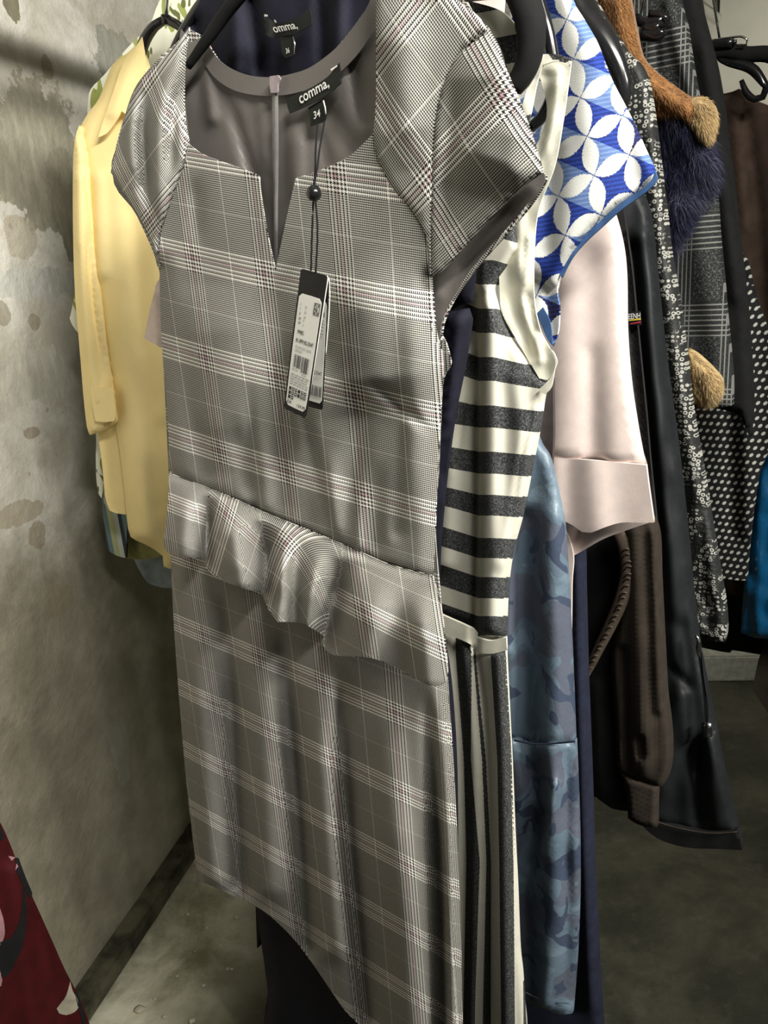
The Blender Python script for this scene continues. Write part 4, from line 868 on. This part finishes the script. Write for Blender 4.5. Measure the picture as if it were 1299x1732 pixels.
dk = cloth('dogtooth_knit', [(700, 20), (1000, 0), (1150, 20), (1200, 120), (1220, 240), (1236, 330), (1252, 425), (1262, 440), (1276, 500), (1290, 540), (1304, 580), (1320, 700), (1300, 760), (1284, 800), (1274, 860), (1266, 930), (1262, 982), (1222, 978), (1000, 940), (700, 880)], PH, M['dotted'], None, [([(1262, 460), (1262, 900)], 16, .014), ([(1235, 640), (1245, 900)], 12, -.012)], (.004, 50), .015, step=8)
tag(dk, 'black knit with white dogtooth dots beside the shiny teal dress', 'sweater')
PI_ = HP(1.0)
br = cloth('brown_coat', [(720, 120), (1000, 110), (1190, 150), (1226, 158), (1250, 150), (1275, 168), (1305, 180), (1350, 200), (1380, 620), (1390, 1020), (1200, 1000), (720, 880)], PI_, M['brown'], None, [([(1262, 200), (1280, 350), (1292, 520)], 12, -.012), ([(1245, 200), (1262, 380)], 12, .01)], (.004, 60), .02, step=10, edge=(10, .012))
tag(br, 'dark brown wool coat at the right edge under a black clamp hanger', 'coat')
PJ = HP(.955)
te = cloth('teal_dress', [(1360, 120), (1440, 140), (1500, 1100), (1400, 1088), (1340, 1083), (1300, 1081), (1274, 1078), (1253, 1070), (1258, 990), (1264, 920), (1270, 860), (1278, 820), (1286, 782), (1296, 744), (1308, 716), (1324, 600), (1340, 300)], PJ, M['teal'], None, [([(1290, 800), (1280, 1070)], 8, .010), ([(1275, 860), (1268, 1060)], 5, -.006)] + [([(1262, 1000+k*14), (1280, 1014+k*14)], 4, .004, 2) for k in range(4)], (.010, 16), .012, step=7, edge=(10, .012))
tag(te, 'shiny teal blue satin dress at the right edge of the photo', 'dress')
dk2 = cloth('black_skirt', [(800, 500), (1262, 500), (1310, 960), (1320, 1000), (1330, 1060), (1320, 1112), (1290, 1108), (1240, 1100), (1190, 1096), (800, 1000)], HP(1.09), M['black'], None, [], (.004, 40), .015, step=9)
tag(dk2, 'black skirt hem hanging behind the teal dress above the pale plinth', 'skirt')
dk3 = cloth('brown_skirt', [(1330, 640), (1500, 640), (1540, 1270), (1350, 1240), (1310, 1230), (1299, 1206), (1284, 1184), (1272, 1168), (1282, 1120), (1310, 1000)], HP(1.03), M['brownknit'], None, [], (.004, 40), .015, step=9)
tag(dk3, 'dark brown skirt corner below the teal dress at the right edge', 'skirt')

# clamp hangers at the upper right
def clamp(label, plane, w, body, bars, s):
    b0_ = plane.at(body[0][0], body[0][1], w); h = thing('clamp_hanger', label, 'hanger', b0_)
    ptube('bar', body, plane, .008, M['gloss'], h, w=w)
    for c_ in bars: ptube('clamp', c_[0], plane, c_[1], M[c_[2]], h, w=w+.004, seg=5)
    return h
h1 = clamp('black clamp hanger gripping the tweed jacket top', HP(.70), .0, [(1075, 32), (1095, 38), (1122, 34)], [([(1098, 22), (1118, 24), (1128, 32), (1124, 40), (1108, 44)], .005, 'gloss'), ([(1085, 58), (1112, 60), (1120, 50)], .009, 'gloss'), ([(1088, 48), (1116, 46)], .008, 'gloss')], .7)
hook(HP(.70).at(1085, 32, 0), rail_pt(.70, .44), M['steel'], h1)
h2 = clamp('clip hanger with a small metal spring clip above the brown coat', HP(.95), 0, [(1195, 76), (1215, 74), (1240, 72)], [([(1205, 68), (1232, 64), (1254, 62), (1264, 68), (1262, 76), (1250, 76)], .0018, 'steel'), ([(1208, 78), (1230, 74), (1246, 70)], .0032, 'gloss')], .95)
hook(HP(.95).at(1197, 74, 0), rail_pt(.95, .47), M['steel'], h2)
h3 = thing('coat_hanger', 'curved black coat hanger above the brown coat at the right edge', 'hanger', HP(.97).at(1240, 100, 0))
ptube('arm', [(1195, 92), (1225, 86), (1262, 92), (1300, 92), (1340, 110)], HP(.965), .013, M['velvet'], h3)
ptube('arm', [(1215, 100), (1232, 106), (1268, 114), (1286, 132), (1296, 150), (1290, 164), (1276, 168), (1262, 156), (1254, 136)], HP(.96), [.003, .006, .008, .009, .008, .006, .006, .006, .004], M['gloss'], h3)
hook(HP(.965).at(1220, 84, 0), rail_pt(.965, .46), M['steel'], h3)

# ---------------------------------------------------------------- garments on the second rail, by the wall
ys = thing('yellow_shirt', 'pale yellow long sleeved shirt with pointed collar, left of the plaid dress', 'shirt', YP.at(200, 500))
cloth('body', [(236, 70), (248, 110), (262, 140), (330, 160), (420, 300), (420, 900), (300, 962), (286, 962), (277, 958), (275, 940), (262, 930), (244, 920), (230, 914), (221, 908), (217, 896), (212, 850), (205, 780), (196, 720), (188, 660), (176, 590), (163, 500), (154, 420), (148, 350), (142, 280), (134, 235), (136, 215), (150, 190), (168, 165), (190, 110), (215, 90)], YP, M['yellow'], ys,
      [([(190, 300), (205, 500), (225, 700), (245, 900)], 26, .010), ([(225, 360), (235, 560), (262, 860)], 12, -.005), ([(165, 300), (172, 460)], 12, .012), ([(262, 400), (275, 700)], 16, .008), ([(240, 600), (250, 900)], 8, .003)], (.003, 60), .010, edge=(12, .014), step=9, sharp=45)
slv = cloth('sleeve', [(134, 212), (128, 230), (124, 262), (123, 330), (124, 420), (127, 500), (132, 560), (137, 620), (142, 680), (147, 722), (152, 736), (162, 733), (174, 730), (192, 718), (196, 712), (193, 700), (190, 664), (182, 600), (170, 500), (160, 420), (152, 340), (146, 270)], HP(0.0) if False else Plane(72.0, 1.205), M['yellow'], ys,
            [([(136, 300), (142, 500), (165, 680)], 10, .012), ([(147, 380), (158, 520), (180, 650)], 5, -.012, 2), ([(130, 420), (140, 620)], 5, -.006)], (.002, 40), .012, edge=(9, .012), step=6, sharp=45)
cloth('cuff', [(154, 654), (172, 656), (190, 658), (195, 700), (193, 712), (176, 714), (161, 712), (157, 690)], Plane(72.0, 1.205), M['yellow'], slv, [], (.001, 20), .004, step=6, w0=.010)
cloth('collar', [(240, 62), (230, 78), (214, 96), (203, 120), (190, 160), (176, 200), (166, 232), (180, 226), (194, 208), (206, 188), (216, 196), (222, 180), (236, 140), (246, 110)], YP, M['yellow'], ys, [([(232, 84), (210, 140), (190, 190)], 12, .006)], (.001, 30), .002, step=6, w0=.018, sharp=40)
cloth('back_tail', [(160, 700), (215, 700), (225, 872), (210, 870), (196, 868), (186, 864), (178, 840), (172, 780)], Plane(72.0, 1.25), M['yellow'], ys, [([(180, 720), (190, 860)], 8, -.006)], (.002, 30), .003, step=7)
hy = thing('clothes_hanger', 'black plastic hanger with steel hook carrying the yellow shirt', 'hanger', YP.at(282, 40))
Ph = Plane(72.0, 1.232)
ptube('arm', [(282, 32), (262, 44), (246, 66), (236, 96), (232, 132), (236, 160)], Ph, [.006, .008, .009, .009, .008, .006], M['gloss'], hy)
ptube('arm', [(282, 32), (310, 50), (340, 90), (380, 160)], Ph, .007, M['gloss'], hy)
ptube('collar_ring', [(281, 26), (281, 42)], Ph, .008, M['gloss'], hy, seg=6)
hook(Ph.at(281, 28), YR(.012), M['steel'], hy, .0028)
ls = thing('leaf_print_shirt', 'white shirt with green leaf print peeping out behind the yellow shirt', 'shirt', Plane(72.0, 1.31).at(200, 300))
PL = Plane(72.0, 1.31)
cloth('body', [(252, 44), (264, 14), (276, -10), (300, -50), (400, -50), (420, 300), (400, 840), (300, 880), (200, 868), (184, 862), (176, 850), (172, 800), (164, 720), (158, 600), (150, 400), (146, 250), (149, 172), (154, 150), (175, 128), (192, 108), (220, 76)], PL, M['leaf'], ls, [([(180, 700), (188, 860)], 6, -.006)], (.004, 40), .008, step=10)
cloth('sleeve', [(150, 300), (165, 300), (180, 700), (174, 830), (172, 843), (167, 836), (163, 810), (162, 770), (162, 730), (150, 600), (120, 545), (122, 520), (140, 400)], Plane(72.0, 1.29), M['leaf'], ls, [], (.003, 30), .006, step=7)
Pk = Plane(72.0, 1.35)
ss = cloth('striped_shirt', [(178, 180), (300, 120), (380, 200), (380, 840), (216, 866), (213, 944), (208, 943), (198, 940), (190, 936), (180, 928), (178, 900), (172, 780)], Pk, None, None, [([(190, 870), (192, 935)], 5, .004)], (.002, 30), .006, step=7)
gS = G('narrow_striped_cotton', .8); uS, vS = gS.uv(); fS = gS.m('FRACT', gS.m('MULTIPLY', gS.m('ADD', uS, 3.0), 22.0))
cS = gS.mix(gS.m('GREATER_THAN', fS, .30), (.48, .50, .28), (.55, .60, .55)); cS = gS.mix(gS.m('GREATER_THAN', fS, .55), cS, (.05, .06, .07)); cS = gS.mix(gS.m('GREATER_THAN', fS, .75), cS, (.16, .24, .27)); gS.col(cS)
ss.data.materials.clear(); ss.data.materials.append(gS.mat)
tag(ss, 'shirt with green, white and dark stripes, hem showing under the leaf print shirt', 'shirt')
Pl2 = Plane(72.0, 1.38)
ol = cloth('olive_shirt', [(200, 190), (400, 140), (400, 900), (300, 930), (262, 944), (240, 946), (216, 945), (204, 940)], Pl2, M['olive'], None, [([(240, 870), (245, 940)], 10, .006)], (.003, 30), .006, step=9)
tag(ol, 'olive green shirt, a corner showing under the yellow shirt hem', 'shirt')
Pl3 = Plane(72.0, 1.43)
pb2 = cloth('pale_blue_top', [(222, 200), (420, 150), (420, 980), (300, 994), (266, 992), (248, 984), (240, 972), (232, 958), (225, 942)], Pl3, M['paleblue'], None, [([(236, 940), (248, 980)], 5, .006)], (.002, 40), .006, step=9)
tag(pb2, 'pale grey blue top hanging lowest under the yellow shirt', 'top')

# ---------------------------------------------------------------- dark red cloth by the wall
RP = Plane(20.0, 0); RP.N = np.array([-.60, .80, 0]); RP.D = np.array([-.80, -.60, 0]); RP.d = 1.14
rd = thing('red_scarf', 'dark red cloth with black border and pale pink print hanging at the lower left', 'scarf', RP.at(60, 1600))
rb = cloth('cloth', [(-40, 1318), (-20, 1355), (4, 1398), (14, 1420), (26, 1450), (40, 1485), (54, 1515), (70, 1550), (90, 1595), (110, 1640), (128, 1675), (142, 1706), (156, 1745), (170, 1790), (-50, 1810)], RP, M['red'], rd, [([(60, 1560), (110, 1740)], 18, -.008), ([(20, 1480), (60, 1740)], 20, .010)], (.006, 50), .004, step=8)
def onred(name, o_, mat, w=.020): return cloth(name, o_, RP, M[mat], rd, [], (0, 20), .001, step=6, w0=w)
gm = lambda o_: o_
def redfold(V): 
    return depth(V, [([(60, 1560), (110, 1740)], 18, -.008), ([(20, 1480), (60, 1740)], 20, .010)], (.006, 50), rseed, None, None)
rseed = (len('cloth')*1.7 + -40*.013) % 50
def patch(name, o_, mat): return cloth(name, o_, RP, M[mat], rd, [], (0, 20), .0006, step=5, w0=.0012, tilt=redfold)
patch('black_print', [(38, 1500), (44, 1512), (44, 1560), (38, 1600), (26, 1628), (10, 1652), (-20, 1660), (-20, 1600), (4, 1592), (20, 1584), (32, 1560), (38, 1530)], 'black')
patch('pink_print', [(-30, 1530), (0, 1536), (6, 1556), (8, 1580), (2, 1598), (-30, 1600)], 'rose')
patch('pink_print', [(-20, 1640), (0, 1642), (4, 1654), (2, 1668), (-20, 1672)], 'rose')
patch('beige_print', [(119, 1660), (123, 1676), (131, 1690), (133, 1704), (126, 1712), (112, 1717), (100, 1714), (96, 1706), (104, 1696), (112, 1684)], 'beige')
patch('black_border', [(26, 1450), (32, 1452), (42, 1480), (55, 1512), (52, 1520), (44, 1508), (36, 1492), (28, 1472)], 'black')
patch('black_border', [(126, 1678), (131, 1680), (138, 1700), (146, 1732), (140, 1732), (132, 1704)], 'black')
patch('pink_print', [(14, 1448), (26, 1450), (20, 1456)], 'rose'); patch('pink_print', [(28, 1460), (32, 1464), (26, 1472)], 'rose')
patch('black_border', [(0, 1398), (3, 1402), (8, 1418), (3, 1422), (-4, 1415)], 'black')

# ---------------------------------------------------------------- crumbs of plaster on the floor
def floor_pt(x, y, z=0.0):
    r = ray(x, y); return CPOS + r*((z-CAMH)/r[2])
rnd = random.Random(11)
spots = [(237, 1710, 9), (385, 1640, 4), (345, 1668, 4), (392, 1640, 3), (343, 1652, 3), (262, 1690, 3), (300, 1652, 3), (400, 1553, 5), (278, 1720, 4), (325, 1728, 6), (318, 1548, 4), (350, 1570, 3), (372, 1600, 3), (330, 1610, 3)]
for i, (x, y, s_) in enumerate(spots):
    p = floor_pt(x, y); bm = bmesh.new(); bmesh.ops.create_icosphere(bm, subdivisions=2, radius=s_*.0011)
    for v in bm.verts:
        v.co *= 1 + .5*noise.noise(v.co*400 + Vector((i*3.1, 0, 0))); v.co.z *= .5; v.co.x *= 1.3
    zmin = min(v.co.z for v in bm.verts)
    for v in bm.verts: v.co.z -= zmin
    me = bpy.data.meshes.new('plaster_crumb'); bm.to_mesh(me); bm.free()
    o = link('plaster_crumb', me, M['chip']); o.location = (float(p[0]), float(p[1]), 0)
    tag(o, 'largest pale plaster crumb on the floor at the foot of the wall' if i == 0 else 'small pale plaster crumb on the concrete floor under the plaid dress', 'crumb', None if i == 0 else 'small plaster crumbs on the floor')
